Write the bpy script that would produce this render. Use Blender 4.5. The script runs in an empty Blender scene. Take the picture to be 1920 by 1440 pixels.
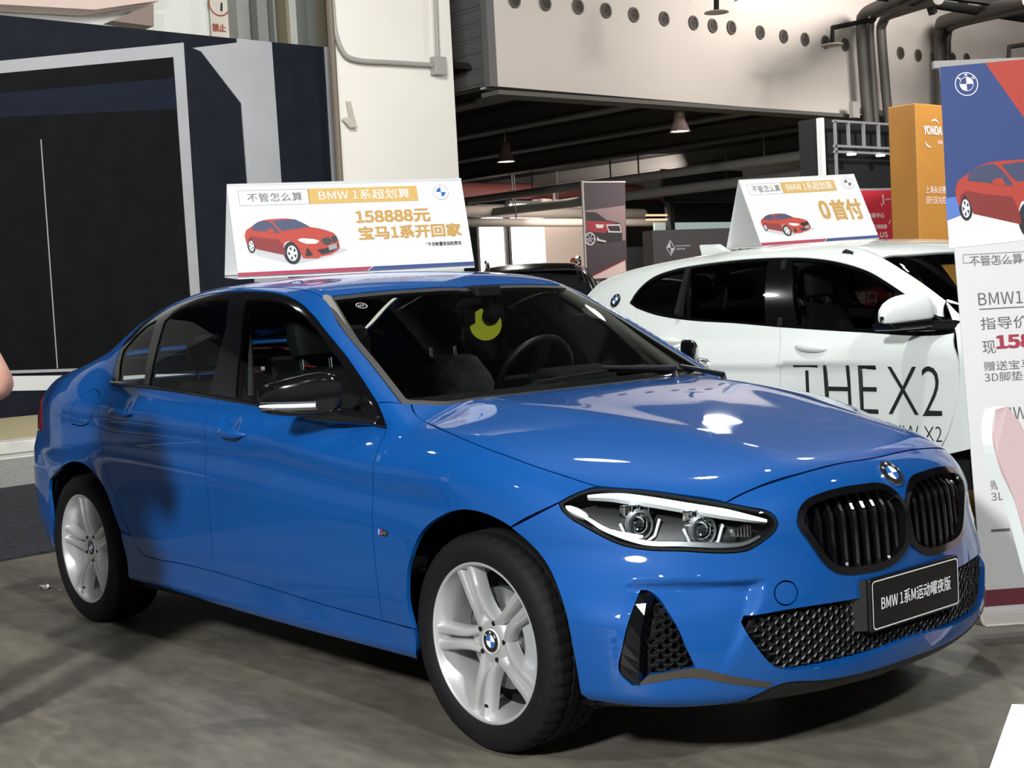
import bpy, math, random
import numpy as np
from mathutils import Vector, Matrix
from mathutils.geometry import delaunay_2d_cdt
random.seed(5)
S = bpy.context.scene
COL = S.collection
# ------------------------------------------------------------------ camera, world, lights, exposure
cam_d = bpy.data.cameras.new('camera'); cam = bpy.data.objects.new('camera', cam_d); COL.objects.link(cam)
cam_d.sensor_width = 36; cam_d.lens = 2680.06/1920*36; cam_d.clip_end = 200
cam.matrix_world = Matrix(((0.65116912,-0.01332981,0.75881559,3.1292764),(0.75711311,0.08060352,-0.64829223,-3.3931097),(-0.0525216,0.99665711,0.0625787,1.3018083),(0,0,0,1)))
S.camera = cam
S.view_settings.view_transform = 'Standard'; S.view_settings.look = 'None'
S.view_settings.exposure = 0.12; S.view_settings.gamma = 1.0; S.view_settings.use_curve_mapping = False
w = bpy.data.worlds.new('hall_light'); S.world = w; w.use_nodes = True
_n = w.node_tree.nodes; _l = w.node_tree.links
_bg = _n['Background']; _tc = _n.new('ShaderNodeTexCoord'); _sp = _n.new('ShaderNodeSeparateXYZ'); _rp = _n.new('ShaderNodeValToRGB')
_mr = _n.new('ShaderNodeMapRange'); _mr.inputs['From Min'].default_value = -1; _mr.inputs['From Max'].default_value = 1
_l.new(_tc.outputs['Generated'], _sp.inputs[0]); _l.new(_sp.outputs['Z'], _mr.inputs['Value']); _l.new(_mr.outputs[0], _rp.inputs[0]); _l.new(_rp.outputs[0], _bg.inputs[0])
_e = _rp.color_ramp.elements
_e[0].position = .0; _e[0].color = (.06,.06,.058,1); _e[1].position = 1; _e[1].color = (.09,.09,.095,1)
for p_, c_ in ((.48,(.08,.08,.078,1)),(.52,(.26,.265,.27,1)),(.58,(.30,.305,.31,1)),(.68,(.10,.10,.105,1))):
    q_ = _e.new(p_); q_.color = c_
_bg.inputs[1].default_value = .62
def area(name, loc, target, size, power, col=(1,1,1), shape='SQUARE'):
    d = bpy.data.lights.new(name, 'AREA'); d.shape = shape; d.size = size; d.energy = power; d.color = col
    o = bpy.data.objects.new(name, d); COL.objects.link(o); o.location = loc
    o.rotation_euler = (Vector(target)-Vector(loc)).to_track_quat('-Z','Y').to_euler(); return o
area('hall_light_over', (-.9, .75, 7.2), (-.9, .7, 0), .35, 170, (1,.97,.93), 'DISK')
area('hall_light_side', (3.2, -8.2, 5.2), (-.6, 0, .4), .9, 1000, (.98,.99,1), 'DISK')
area('hall_light_front', (7.2, -2.0, 6.3), (.2, 0, .5), .5, 380, (.97,1,1), 'DISK')
area('hall_light_far', (-2.5, 7.5, 7.2), (-1.5, 3.6, .8), .4, 170, (1,.98,.95), 'DISK')
area('fill_back_walls', (-7.5, 4.5, 7.2), (-14.5, 8, 4), 2.0, 660, (1,.99,.93), 'DISK')  # added fill light for the backdrop and pillar walls
area('fill_upper_wall', (-9.0, 19, 7.2), (-14.6, 20.5, 6.4), 2.0, 700, (1,.95,.90), 'DISK')  # added fill, no fitting: brightens the vented upper wall
area('fill_lower_hall', (-25, 25, 4.7), (-29.5, 27, 2.2), 3.0, 520, (1,.88,.80), 'DISK')  # extra unseen light that lifts the pier and lower hall
area('fill_stand', (-1.5, 8.0, 5.5), (-6, 9, 1.6), .8, 380, (1,.97,.95), 'DISK')  # added light, brightens the red poster and booth

import numpy as np
# ---- body surface of the blue sedan: one smooth implicit function, negative inside (metres, front axle at x=0) ----
def cr(xs, ys):
    """natural cubic spline through (xs, ys), clamped linear outside"""
    xs=np.array(xs,float); ys=np.array(ys,float); n=len(xs); h=np.diff(xs)
    A=np.zeros((n,n)); b=np.zeros(n); A[0,0]=A[-1,-1]=1
    for i in range(1,n-1):
        A[i,i-1]=h[i-1]; A[i,i]=2*(h[i-1]+h[i]); A[i,i+1]=h[i]
        b[i]=3*((ys[i+1]-ys[i])/h[i]-(ys[i]-ys[i-1])/h[i-1])
    c=np.linalg.solve(A,b)
    def g(x):
        x=np.asarray(x,float); xc=np.clip(x,xs[0],xs[-1])
        i=np.clip(np.searchsorted(xs,xc)-1,0,n-2)
        hh=h[i]; t=xc-xs[i]
        bb=(ys[i+1]-ys[i])/hh-hh*(2*c[i]+c[i+1])/3; d=(c[i+1]-c[i])/(3*hh)
        r=ys[i]+t*(bb+t*(c[i]+t*d))
        s0=(ys[1]-ys[0])/h[0]-h[0]*(2*c[0]+c[1])/3
        k=n-2; s1=(ys[k+1]-ys[k])/h[k]-h[k]*(2*c[k]+c[k+1])/3+2*c[k]*h[k]+(c[k+1]-c[k])*h[k]
        return r+np.where(x<xs[0],(x-xs[0])*s0,0)+np.where(x>xs[-1],(x-xs[-1])*s1,0)
    return g
def smax(a,b,k):
    h=np.maximum(k-np.abs(a-b),0)/k
    return np.maximum(a,b)+h*h*k*.25
def smin(a,b,k): return -smax(-a,-b,k)
def sst(a,b,x):
    t=np.clip((x-a)/(b-a),0,1); return t*t*(3-2*t)
class Sedan:
    W =cr([-3.6,-3.2,-2.9,-2.6,-2.2,-1.5,-.8,-.3,0,.3,.5,.7],[.80,.862,.888,.897,.893,.890,.890,.893,.895,.885,.868,.84])
    ZC=cr([-3.6,-2.9,-2.2,-1.3,-.45,.3,.8],[.955,.945,.915,.865,.805,.77,.74])
    T0=cr([-3.7,-3.5,-3.2,-2.9,-2.4,-1.5,-.58,-.2,.2,.5,.65,.75,.85],[1.02,1.058,1.085,1.092,1.06,1.0,.985,.962,.905,.853,.818,.785,.735])
    TA=cr([-3.6,-3.2,-2.6,-1,-.5,0,.35,.65,.9],[.30,.16,.12,.10,.19,.15,.43,.95,1.2])
    F0=cr([.10,.15,.19,.25,.35,.5,.6,.68,.74,.8],[.70,.765,.80,.825,.835,.828,.822,.812,.795,.77])
    R0=cr([.15,.3,.45,.6,.8,.9,1.0,1.1],[-3.44,-3.54,-3.60,-3.625,-3.60,-3.585,-3.54,-3.47])
    SB=cr([-3.6,-3.2,-2.9,-2.3,-1.5,-.4,.3,.8],[.26,.22,.20,.215,.205,.20,.205,.17])
    RT=cr([-.6,-.85,-1.05,-1.3,-1.65,-1.95,-2.2,-2.5,-2.75,-3.0,-3.2][::-1],[1.16,1.275,1.347,1.397,1.420,1.415,1.389,1.300,1.185,1.075,.975][::-1])
    GX=cr([-3.2,-2.9,-2.5,-2.0,-1.4,-.9,-.4],[.665,.757,.816,.832,.829,.803,.776])
    @classmethod
    def w(c,x,z):
        dz=z-c.ZC(x)
        up=np.maximum(dz,0); lo=np.maximum(-dz,0)
        r=.018
        soft=lambda t:.5*(t+np.sqrt(t*t+r*r))-.5*r
        w=c.W(x)-.36*soft(dz)
        fade=sst(.15,-.35,x)*sst(-3.0,-2.7,x)
        # hollow under the shoulder, swell at mid door, tuck towards the sill
        w-=.012*np.exp(-((lo-.085)/.06)**2)*(dz<.05)*fade*1.0
        low=np.maximum(.42-z,0)
        w-=.30*low**1.5*1.0
        w+=.010*np.exp(-((z-.22)/.06)**2)*sst(-.15,-.5,x)*sst(-2.5,-2.2,x)
        w-=.045*sst(-2.85,-3.2,x)*sst(.64,.80,z)+.025*sst(-2.9,-3.2,x)*sst(.85,.97,z)+.012*sst(-2.9,-3.2,x)*sst(.42,.30,z)
        # wheel-arch flares
        for ax in (0,-2.67):
            d=np.sqrt((x-ax)**2+(z-.325)**2)
            w+=.008*np.exp(-np.maximum(d-.36,0)/.06)
        for xh,zh in ((-1.385,.892),(-2.245,.936)):
            w-=.016*np.exp(-((x-xh)/.06)**4-((z-zh)/.028)**2)
        return w
    @classmethod
    def lower(c,x,y,z):
        side=y-c.w(x,z)
        top=(z-(c.T0(x)-c.TA(x)*y**4-.02*y*y))*.97
        # power-dome lines on the bonnet
        yc=.50-.17*sst(-.5,.7,x)
        top=top-.007*np.exp(-((y-yc)/.10)**2)*sst(.78,.55,x)*sst(-.75,-.5,x)
        q=.32+.42*sst(.42,.62,z); Fs=c.F0(z)-.27*y**2-q*y**4
        zt=.522+.010*sst(.5,.7,y)
        yl=.828-.52*np.maximum(z-.40,0); yr=.515+.55*(.5-z)
        rec=sst(zt+.004,zt-.026,z)*np.clip((z-.25)/(zt-.25),0,1)**1.1*sst(yr-.014,yr+.014,y)*sst(yl+.004,yl-.010,y)
        Fs=Fs-.038*rec
        fr=(x-Fs)/np.sqrt(1+(.54*y+4*q*y**3)**2)
        Rs=c.R0(z)+.24*y**2+.30*y**4
        rr=(Rs-x)/np.sqrt(1+(.48*y+1.2*y**3)**2)
        bot=c.SB(x)-z
        f=smax(side,top,.11)
        f=smax(f,fr,.10)
        f=smax(f,rr,.10)
        f=smax(f,bot,.05)
        return f
    @classmethod
    def green(c,x,y,z):
        dz=z-.95
        side=(y-(c.GX(x)-.28*dz-.42*dz*np.abs(dz)))*.9
        top=(z-(c.RT(x)-.06*y**2-.09*y**4))
        sl=np.maximum(-2.1-x,0); top=top*np.where(sl>0,1/np.sqrt(1+(.42*np.minimum(sl/.4,1))**2),1)
        ws=(x-(-.42-1.857*(z-.973)-.22*y*y))*.47
        f=smax(side,top,.09)
        f=smax(f,ws,.035)
        f=smax(f,(.8-z),.02)
        return f
    @classmethod
    def f(c,x,y,z):
        y=np.abs(y)
        k=.02+.13*sst(-2.25,-2.8,x)
        return smin(c.lower(x,y,z),c.green(x,y,z),k)
def first_hit(f,O,D,t0,t1,n=90,it=26):
    """first outside->inside crossing of f along rays O+tD (arrays Nx3)"""
    O=np.atleast_2d(O).astype(float); D=np.atleast_2d(D).astype(float)
    N=len(D); ts=np.linspace(t0,t1,n)
    lo=np.full(N,np.nan); hi=np.full(N,np.nan); found=np.zeros(N,bool); mn=np.full(N,9.); mt=np.zeros(N)
    prev=None
    for t in ts:
        p=O+D*t; v=f(p[:,0],p[:,1],p[:,2])
        b=v<mn; mn[b]=v[b]; mt[b]=t
        if prev is not None:
            m=(~found)&(v<=0)&(prev>0)
            lo[m]=t-(ts[1]-ts[0]); hi[m]=t; found|=m
        prev=v
    L=np.where(found,lo,0); Hh=np.where(found,hi,0)
    for _ in range(it):
        mid=.5*(L+Hh); p=O+D*mid[:,None]; v=f(p[:,0],p[:,1],p[:,2])
        ins=v<=0; Hh=np.where(ins,mid,Hh); L=np.where(ins,L,mid)
    return O+D*Hh[:,None],found,mn,mt
class Suv:
    """the white compact SUV, own axes: front axle at x=0, centre plane y=0"""
    T0=cr([-3.6,-3.0,-1.5,-.62,-.2,.3,.6,.75],[1.02,1.04,1.05,1.06,1.02,.97,.92,.84])
    RT=cr([-3.40,-3.22,-3.0,-2.7,-2.3,-1.8,-1.4,-1.1,-.9],[1.30,1.385,1.435,1.470,1.498,1.512,1.500,1.462,1.41])
    GX=cr([-3.4,-3.0,-2.5,-1.9,-1.2,-.6],[.76,.825,.858,.872,.868,.835])
    @classmethod
    def f(c,x,y,z):
        y=np.abs(y)
        zc=.93+.02*(x+1.5)*-.5
        w=.905-.035*sst(-2.7,-3.5,x)-.02*sst(.2,.6,x)-.25*np.maximum(z-.99,0)-.30*np.maximum(.42-z,0)**1.5
        for ax in (0,-2.67):
            d=np.sqrt((x-ax)**2+(z-.34)**2); w=w+.014*np.exp(-np.maximum(d-.38,0)/.05)
        for xh,zh in ((-1.36,.945),(-2.42,.995)): w=w-.014*np.exp(-((x-xh)/.07)**4-((z-zh)/.03)**2)
        side=y-w; top=(z-(c.T0(x)-.12*y**4))
        fr=(x-(.82-.25*y**2-.3*y**4)); rr=((-3.53+.15*y**2+.25*y**4)-x); bot=.22-z
        L=smax(smax(smax(smax(side,top,.10),fr,.12),rr,.12),bot,.05)
        dz=z-1.0
        gs=(y-(c.GX(x)-.30*dz-.38*dz*np.abs(dz)))*.92
        gt=z-(c.RT(x)-.05*y**2-.10*y**4)
        gw=(x-(-.30-1.72*(z-1.03)-.20*y*y))*.50
        gr=((-3.50+.62*(z-1.0)+.12*y*y)-x)*.85
        G=smax(smax(smax(smax(gs,gt,.10),gw,.04),gr,.06),.85-z,.02)
        return smin(L,G,.03)

# ------------------------------------------------------------------ helpers
def tag(o, label=None, cat=None, group=None, kind=None):
    if label: o['label'] = label
    if cat: o['category'] = cat
    if group: o['group'] = group
    if kind: o['kind'] = kind
    return o
def empty(name, loc=(0,0,0), rz=0.0, label=None, cat=None, group=None, parent=None):
    o = bpy.data.objects.new(name, None); COL.objects.link(o); o.location = loc; o.rotation_euler = (0,0,rz); o.empty_display_size = .1
    if parent: o.parent = parent
    return tag(o, label, cat, group)
MATS = {}
def mat(name, col, rough=.5, metal=0.0, coat=0.0, spec=.5, emit=0, noise=None, bump=None, ecol=None):
    if name in MATS: return MATS[name]
    m = bpy.data.materials.new(name); m.use_nodes = True; nt = m.node_tree; b = nt.nodes['Principled BSDF']
    b.inputs['Base Color'].default_value = (*col,1); b.inputs['Roughness'].default_value = rough; b.inputs['Metallic'].default_value = metal
    b.inputs['Coat Weight'].default_value = coat; b.inputs['Coat Roughness'].default_value = .03; b.inputs['Specular IOR Level'].default_value = spec
    if emit: b.inputs['Emission Color'].default_value = (*(ecol or col),1); b.inputs['Emission Strength'].default_value = emit
    if noise:                                             # (scale, amount): slight procedural unevenness of the surface colour
        tc = nt.nodes.new('ShaderNodeTexCoord'); nz = nt.nodes.new('ShaderNodeTexNoise'); nz.inputs['Scale'].default_value = noise[0]; nz.inputs['Detail'].default_value = 6
        rp = nt.nodes.new('ShaderNodeValToRGB'); a = noise[1]
        rp.color_ramp.elements[0].position = .3; rp.color_ramp.elements[1].position = .7
        rp.color_ramp.elements[0].color = (*[c*(1-a) for c in col],1); rp.color_ramp.elements[1].color = (*[min(1,c*(1+a)) for c in col],1)
        nt.links.new(tc.outputs['Object'], nz.inputs['Vector']); nt.links.new(nz.outputs['Fac'], rp.inputs[0]); nt.links.new(rp.outputs[0], b.inputs['Base Color'])
    if bump:
        tc = nt.nodes.new('ShaderNodeTexCoord'); nz = nt.nodes.new('ShaderNodeTexNoise'); nz.inputs['Scale'].default_value = bump[0]; nz.inputs['Detail'].default_value = 4
        bp = nt.nodes.new('ShaderNodeBump'); bp.inputs['Strength'].default_value = bump[1]; bp.inputs['Distance'].default_value = .01
        nt.links.new(tc.outputs['Object'], nz.inputs['Vector']); nt.links.new(nz.outputs['Fac'], bp.inputs['Height']); nt.links.new(bp.outputs[0], b.inputs['Normal'])
    MATS[name] = m; return m
def glass(name, tint, ior=1.5, rough=.0):
    if name in MATS: return MATS[name]
    m = bpy.data.materials.new(name); m.use_nodes = True; nt = m.node_tree; nt.nodes.clear()
    o = nt.nodes.new('ShaderNodeOutputMaterial'); mx = nt.nodes.new('ShaderNodeMixShader'); t = nt.nodes.new('ShaderNodeBsdfTransparent'); g = nt.nodes.new('ShaderNodeBsdfGlossy'); fr = nt.nodes.new('ShaderNodeFresnel')
    t.inputs[0].default_value = (*tint,1); g.inputs['Roughness'].default_value = rough; fr.inputs[0].default_value = ior
    nt.links.new(fr.outputs[0], mx.inputs[0]); nt.links.new(t.outputs[0], mx.inputs[1]); nt.links.new(g.outputs[0], mx.inputs[2]); nt.links.new(mx.outputs[0], o.inputs[0])
    MATS[name] = m; return m
def mesh_obj(name, verts, faces, mats, parent=None, fm=None, normals=None, smooth=True, loc=None):
    me = bpy.data.meshes.new(name); me.from_pydata([tuple(map(float,v)) for v in verts], [], [tuple(int(i) for i in f) for f in faces])
    for m in (mats if isinstance(mats,(list,tuple)) else [mats]): me.materials.append(m)
    if fm is not None: me.polygons.foreach_set('material_index', np.array(fm,dtype=np.int32))
    me.polygons.foreach_set('use_smooth', np.full(len(me.polygons), bool(smooth)))
    me.update()
    if normals is not None: me.normals_split_custom_set_from_vertices([tuple(map(float,n)) for n in normals])
    o = bpy.data.objects.new(name, me); COL.objects.link(o)
    if parent: o.parent = parent
    if loc: o.location = loc
    return o
class MB:
    """collects shapes, then becomes ONE mesh object"""
    def __init__(s): s.v=[]; s.f=[]; s.m=[]; s.cur=0
    def add(s, v, f):
        b=len(s.v); s.v += [tuple(map(float,p)) for p in v]; s.f += [tuple(b+i for i in q) for q in f]; s.m += [s.cur]*len(f); return s
    def box(s, c, size, R=None):
        h=[x/2 for x in size]; P=[]
        for i in (-1,1):
            for j in (-1,1):
                for k in (-1,1):
                    p=Vector((i*h[0],j*h[1],k*h[2])); p = (R@p if R else p)+Vector(c); P.append(p)
        return s.add(P, [(0,1,3,2),(4,6,7,5),(0,4,5,1),(2,3,7,6),(0,2,6,4),(1,5,7,3)])
    def bar(s, a, b, w, h, up=(0,0,1)):
        a=Vector(a); b=Vector(b); d=(b-a).normalized(); u=Vector(up)
        if abs(d.dot(u))>.99: u=Vector((1,0,0))
        x=d.cross(u).normalized(); y=x.cross(d)
        P=[p+x*(i*w/2)+y*(j*h/2) for p in (a,b) for i,j in ((-1,-1),(1,-1),(1,1),(-1,1))]
        return s.add(P,[(3,2,1,0),(4,5,6,7),(0,1,5,4),(1,2,6,5),(2,3,7,6),(3,0,4,7)])
    def tube(s, pts, r, n=10, cap=True):
        pts=[Vector(p) for p in pts]; rr=r if isinstance(r,(list,tuple)) else [r]*len(pts); P=[]; F=[]
        u=None
        for i,p in enumerate(pts):
            d=((pts[min(i+1,len(pts)-1)]-pts[max(i-1,0)])).normalized()
            if u is None: u=d.orthogonal().normalized()
            u=(u-d*u.dot(d)).normalized(); w_=d.cross(u)
            P+=[p+(u*math.cos(2*math.pi*k/n)+w_*math.sin(2*math.pi*k/n))*rr[i] for k in range(n)]
        for i in range(len(pts)-1):
            for k in range(n): F.append((i*n+k,i*n+(k+1)%n,(i+1)*n+(k+1)%n,(i+1)*n+k))
        if cap: F.append(tuple(range(n))[::-1]); F.append(tuple((len(pts)-1)*n+k for k in range(n)))
        return s.add(P,F)
    def lathe(s, prof, c=(0,0,0), ax=(0,0,1), n=48, closed=False):
        """profile of (radius, height along axis)"""
        a=Vector(ax).normalized(); u=a.orthogonal().normalized(); w_=a.cross(u); c=Vector(c); P=[]; F=[]; k=len(prof)
        for j in range(n):
            t=2*math.pi*j/n; d=u*math.cos(t)+w_*math.sin(t)
            P+=[c+d*r+a*h for r,h in prof]
        for j in range(n):
            j2=(j+1)%n
            for i in range(k-1 if not closed else k):
                i2=(i+1)%k; F.append((j*k+i,j2*k+i,j2*k+i2,j*k+i2))
        return s.add(P,F)
    def poly(s, pts): return s.add(pts,[tuple(range(len(pts)))])
    def prism(s, pts, d):
        n=len(pts); d=Vector(d); P=[Vector(p) for p in pts]+[Vector(p)+d for p in pts]
        return s.add(P,[tuple(range(n))[::-1],tuple(range(n,2*n))]+[(i,(i+1)%n,n+(i+1)%n,n+i) for i in range(n)])
    def build(s, name, mats, parent=None, smooth=False, loc=None, bevel=0):
        o=mesh_obj(name,s.v,s.f,mats,parent,s.m,None,smooth,loc)
        if bevel:
            b=o.modifiers.new('bevel','BEVEL'); b.width=bevel; b.segments=2; b.limit_method='ANGLE'
        if smooth:
            o.data.polygons.foreach_set('use_smooth', np.full(len(o.data.polygons),True))
            try: o.data.set_sharp_from_angle(angle=math.radians(38))
            except Exception: pass
        return o
# ---- panels cut out of an implicit body surface
def sm_outline(P, ds=.012, corner=36, closed=True):
    P=np.array(P,float); n=len(P); out=[]
    a=np.roll(P,1,0); b=np.roll(P,-1,0)
    d0=P-a; d1=b-P; ang=np.degrees(np.abs(np.arctan2(d0[:,0]*d1[:,1]-d0[:,1]*d1[:,0],(d0*d1).sum(1))))
    cn=ang>corner
    for i in range(n):
        p1=P[i]; p2=P[(i+1)%n]; L=np.linalg.norm(p2-p1)
        if L<1e-9: continue
        k=max(1,int(round(L/ds)))
        p0=P[i-1]; p3=P[(i+2)%n]
        la=max(np.linalg.norm(p1-p0),1e-6); lb=max(np.linalg.norm(p3-p2),1e-6)
        m1=(p2-p1) if cn[i] else ((p1-p0)/la+(p2-p1)/L)/2*L
        m2=(p2-p1) if cn[(i+1)%n] else ((p2-p1)/L+(p3-p2)/lb)/2*L
        for t in np.linspace(0,1,k,endpoint=False):
            h=t*t; c=h*t
            out.append((2*c-3*h+1)*p1+(c-2*h+t)*m1+(-2*c+3*h)*p2+(c-h)*m2)
    return np.array(out)
def area2(P): return .5*np.sum(P[:,0]*np.roll(P[:,1],-1)-np.roll(P[:,0],-1)*P[:,1])
def inset2(P, d):
    if area2(P)<0: P=P[::-1]
    t=np.roll(P,-1,0)-np.roll(P,1,0); t/=np.maximum(np.linalg.norm(t,axis=1),1e-9)[:,None]
    return P+np.stack([-t[:,1],t[:,0]],1)*d
def inpoly(Q, P):
    r=np.zeros(len(Q),bool); x,y=Q[:,0],Q[:,1]
    x1,y1=P[:,0],P[:,1]; x2,y2=np.roll(x1,-1),np.roll(y1,-1)
    for a,b,c,d in zip(x1,y1,x2,y2):
        if b==d: continue
        m=((b>y)!=(d>y)); r^= m&(x<(c-a)*(y-b)/(d-b)+a)
    return r
def pdist(Q, P):
    A=P; B=np.roll(P,-1,0); d=np.full(len(Q),9e9)
    for a,b in zip(A,B):
        ab=b-a; t=np.clip(((Q-a)@ab)/max(ab@ab,1e-12),0,1); d=np.minimum(d,np.linalg.norm(Q-a-t[:,None]*ab,axis=1))
    return d
class Par:
    def __init__(s,D,e1,e2,t0,t1): s.D=np.array(D,float); s.e1=np.array(e1,float); s.e2=np.array(e2,float); s.t=(t0,t1)
    def to2(s,p): p=np.array(p,float); return np.stack([p@s.e1,p@s.e2],1)
    def rays(s,q): return q[:,:1]*s.e1+q[:,1:]*s.e2, np.repeat(s.D[None],len(q),0)
class Wrap:
    def __init__(s,cx,sg,r=1.5): s.cx=cx; s.sg=sg; s.r=r; s.t=(0,r-.05)
    def to2(s,p): p=np.array(p,float); return np.stack([np.arctan2(p[:,1],s.sg*(p[:,0]-s.cx))*.85,p[:,2]],1)
    def rays(s,q):
        t=q[:,0]/.85; n=np.stack([s.sg*np.cos(t),np.sin(t),0*t],1); O=n*s.r; O[:,0]+=s.cx; O[:,2]=q[:,1]; return O,-n
SIDE=Par((0,1,0),(1,0,0),(0,0,1),-1.4,-.25)
_c,_s=math.cos(math.radians(38)),math.sin(math.radians(38))
TILT=Par((0,_c,-_s),(1,0,0),(0,_s,_c),-2.2,.6)
TOP=Par((0,0,-1),(1,0,0),(0,1,0),-1.9,-.3)
FRONT=Wrap(-.05,1); REAR=Wrap(-2.75,-1,1.3)
def grad(f,p,e=.0015):
    g=np.stack([f(*(p+d).T)-f(*(p-d).T) for d in np.eye(3)*e],1); return g/np.maximum(np.linalg.norm(g,axis=1),1e-9)[:,None]
def on_surface(f,fam,q):
    O,D=fam.rays(np.asarray(q,float)); p,fd,mn,mt=first_hit(f,O,D,fam.t[0],fam.t[1],110,24)
    p[~fd]=(O+D*mt[:,None])[~fd]; return p
def panel(name, f, fam, outline, mats, parent, holes=(), gap=.0018, step=.022, flange=.014, off=0.0, mirror=False, smooth=True, is2d=False, ds=.012, nsm=True, corner=36):
    """cut a patch with the given outline (points on the body) out of surface f; rim folded inwards. mirror: also the copy across y=0"""
    P=np.array(outline,float); P=P if is2d else fam.to2(P)
    P=sm_outline(P,ds,corner) if nsm else P
    if area2(P)<0: P=P[::-1]
    P=inset2(P,gap)
    H=[]
    for h in holes:
        h=np.array(h,float); h=h if h.shape[1]==2 else fam.to2(h)
        h=sm_outline(h,ds,corner)
        if area2(h)<0: h=h[::-1]
        H.append(inset2(h,-gap))
    lo,hi=P.min(0),P.max(0)
    gx,gy=np.meshgrid(np.arange(lo[0],hi[0],step),np.arange(lo[1],hi[1],step*.866)); gx[1::2]+=step/2
    G=np.stack([gx.ravel(),gy.ravel()],1); k=inpoly(G,P); G=G[k]
    k=pdist(G,P)>step*.45; G=G[k]
    for h in H: G=G[(~inpoly(G,h))]; G=G[pdist(G,h)>step*.45]
    loops=[P]+H; V=np.vstack(loops+[G]); E=[]; b=0
    for L in loops: n=len(L); E+=[(b+i,b+(i+1)%n) for i in range(n)]; b+=n
    vo,eo,fo,vm,_,_=delaunay_2d_cdt([Vector(v) for v in V],E,[],0,1e-6)
    V2=np.array([tuple(v) for v in vo]); F=np.array([t for t in fo if len(t)==3])
    c=V2[F].mean(1); k=inpoly(c,P)
    for h in H: k&=~inpoly(c,h)
    F=F[k]
    p3=on_surface(f,fam,V2); nn=grad(f,p3); p3=p3+nn*off
    # orient faces outwards
    fn=np.cross(p3[F[:,1]]-p3[F[:,0]],p3[F[:,2]]-p3[F[:,0]]); fl=(fn*nn[F[:,0]]).sum(1)<0; F[fl]=F[fl][:,::-1]
    verts=list(p3); norms=list(nn); faces=[tuple(t) for t in F]
    if flange:
        ec={}
        for t in F:
            for i in range(3):
                a,b2=t[i],t[(i+1)%3]; ec[(a,b2)]=1
        be=[e for e in ec if (e[1],e[0]) not in ec]
        idx={}
        def dup(i,depth):
            key=(i,depth)
            if key not in idx:
                idx[key]=len(verts); verts.append(p3[i]-nn[i]*depth); norms.append(nn[i])
            return idx[key]
        fe=[]
        for a,b2 in be: fe.append((b2,a))
        # flange faces own vertices so the rim shades sharply
        base=len(verts); 
        for a,b2 in be:
            e=p3[b2]-p3[a]; n_=np.cross(e,nn[a]); n_/=max(np.linalg.norm(n_),1e-9)
            i0=len(verts)
            verts+= [p3[a],p3[b2],p3[b2]-nn[b2]*flange,p3[a]-nn[a]*flange]; norms+=[n_]*4
            faces.append((i0+1,i0,i0+3,i0+2))
    o=mesh_obj(name,verts,faces,mats,parent,None,norms if smooth else None)
    if not mirror: return o
    v2=np.array(verts)*(1,-1,1); n2=np.array(norms)*(1,-1,1)
    return o, mesh_obj(name,v2,[t[::-1] for t in faces],mats,parent,None,n2 if smooth else None)
def mir(o, parent=None, name=None):
    """copy of a mesh object mirrored across the car's centre plane"""
    me=o.data; v=np.empty(len(me.vertices)*3); me.vertices.foreach_get('co',v); v=v.reshape(-1,3)*(1,-1,1)
    fm=[p.material_index for p in me.polygons]
    q=mesh_obj(name or o.name.split('.')[0],v,[tuple(p.vertices)[::-1] for p in me.polygons],list(me.materials),parent or o.parent,fm,None,True)
    q.data.polygons.foreach_set('use_smooth',np.array([p.use_smooth for p in me.polygons]))
    try: q.data.set_sharp_from_angle(angle=math.radians(38))
    except Exception: pass
    return q
def spline3(P, ds=.02, closed=False):
    P=[Vector(p) for p in P]; out=[]; n=len(P)
    for i in range(n if closed else n-1):
        p0=P[i-1] if (closed or i>0) else P[0]; p1=P[i]; p2=P[(i+1)%n]; p3=P[(i+2)%n] if (closed or i+2<n) else P[-1]
        k=max(1,int((p2-p1).length/ds))
        for j in range(k):
            t=j/k; out.append(.5*((2*p1)+(p2-p0)*t+(2*p0-5*p1+4*p2-p3)*t*t+(3*p1-p0-3*p2+p3)*t**3))
    if not closed: out.append(P[-1])
    return out
# ---- lettering and printed art on flat boards.  A frame is (origin, x axis, y axis, normal)
class Frame:
    def __init__(s,o,x,y): s.o=Vector(o); s.x=Vector(x); s.y=Vector(y); s.n=s.x.cross(s.y).normalized()
    def p(s,u,v,h=0): return s.o+s.x*u+s.y*v+s.n*h
try: FONT=bpy.data.fonts.load(bpy.utils.system_resource('DATAFILES',path='fonts')+'/Noto Sans CJK Regular.woff2')
except Exception: FONT=None
def text_pts(body, bold=0.0, cjk=True):
    cu=bpy.data.curves.new('t','FONT'); cu.body=body
    if FONT and cjk: cu.font=FONT
    cu.size=1; cu.offset=0 if (FONT and cjk) else bold; cu.resolution_u=3
    ob=bpy.data.objects.new('t',cu); COL.objects.link(ob); dg=bpy.context.evaluated_depsgraph_get(); dg.update()
    me=bpy.data.meshes.new_from_object(ob.evaluated_get(dg)); v=np.array([tuple(q.co) for q in me.vertices]).reshape(-1,3); f=[tuple(p.vertices) for p in me.polygons]
    bpy.data.objects.remove(ob); bpy.data.curves.remove(cu); bpy.data.meshes.remove(me)
    if FONT and cjk and bold>0 and len(v):                 # heavier strokes: the same ink laid down with small shifts
        n=len(v); sh=[(a*bold,b*bold*.8,0) for a,b in ((-1,-1),(1,-1),(1,1),(-1,1),(0,0))]; sh=[(s[0],s[1],.00012*i) for i,s in enumerate(sh)]; f=[tuple(i+n*k for i in t) for k in range(5) for t in f]; v=np.vstack([v+np.array(s) for s in sh])
    return v,f
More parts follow.
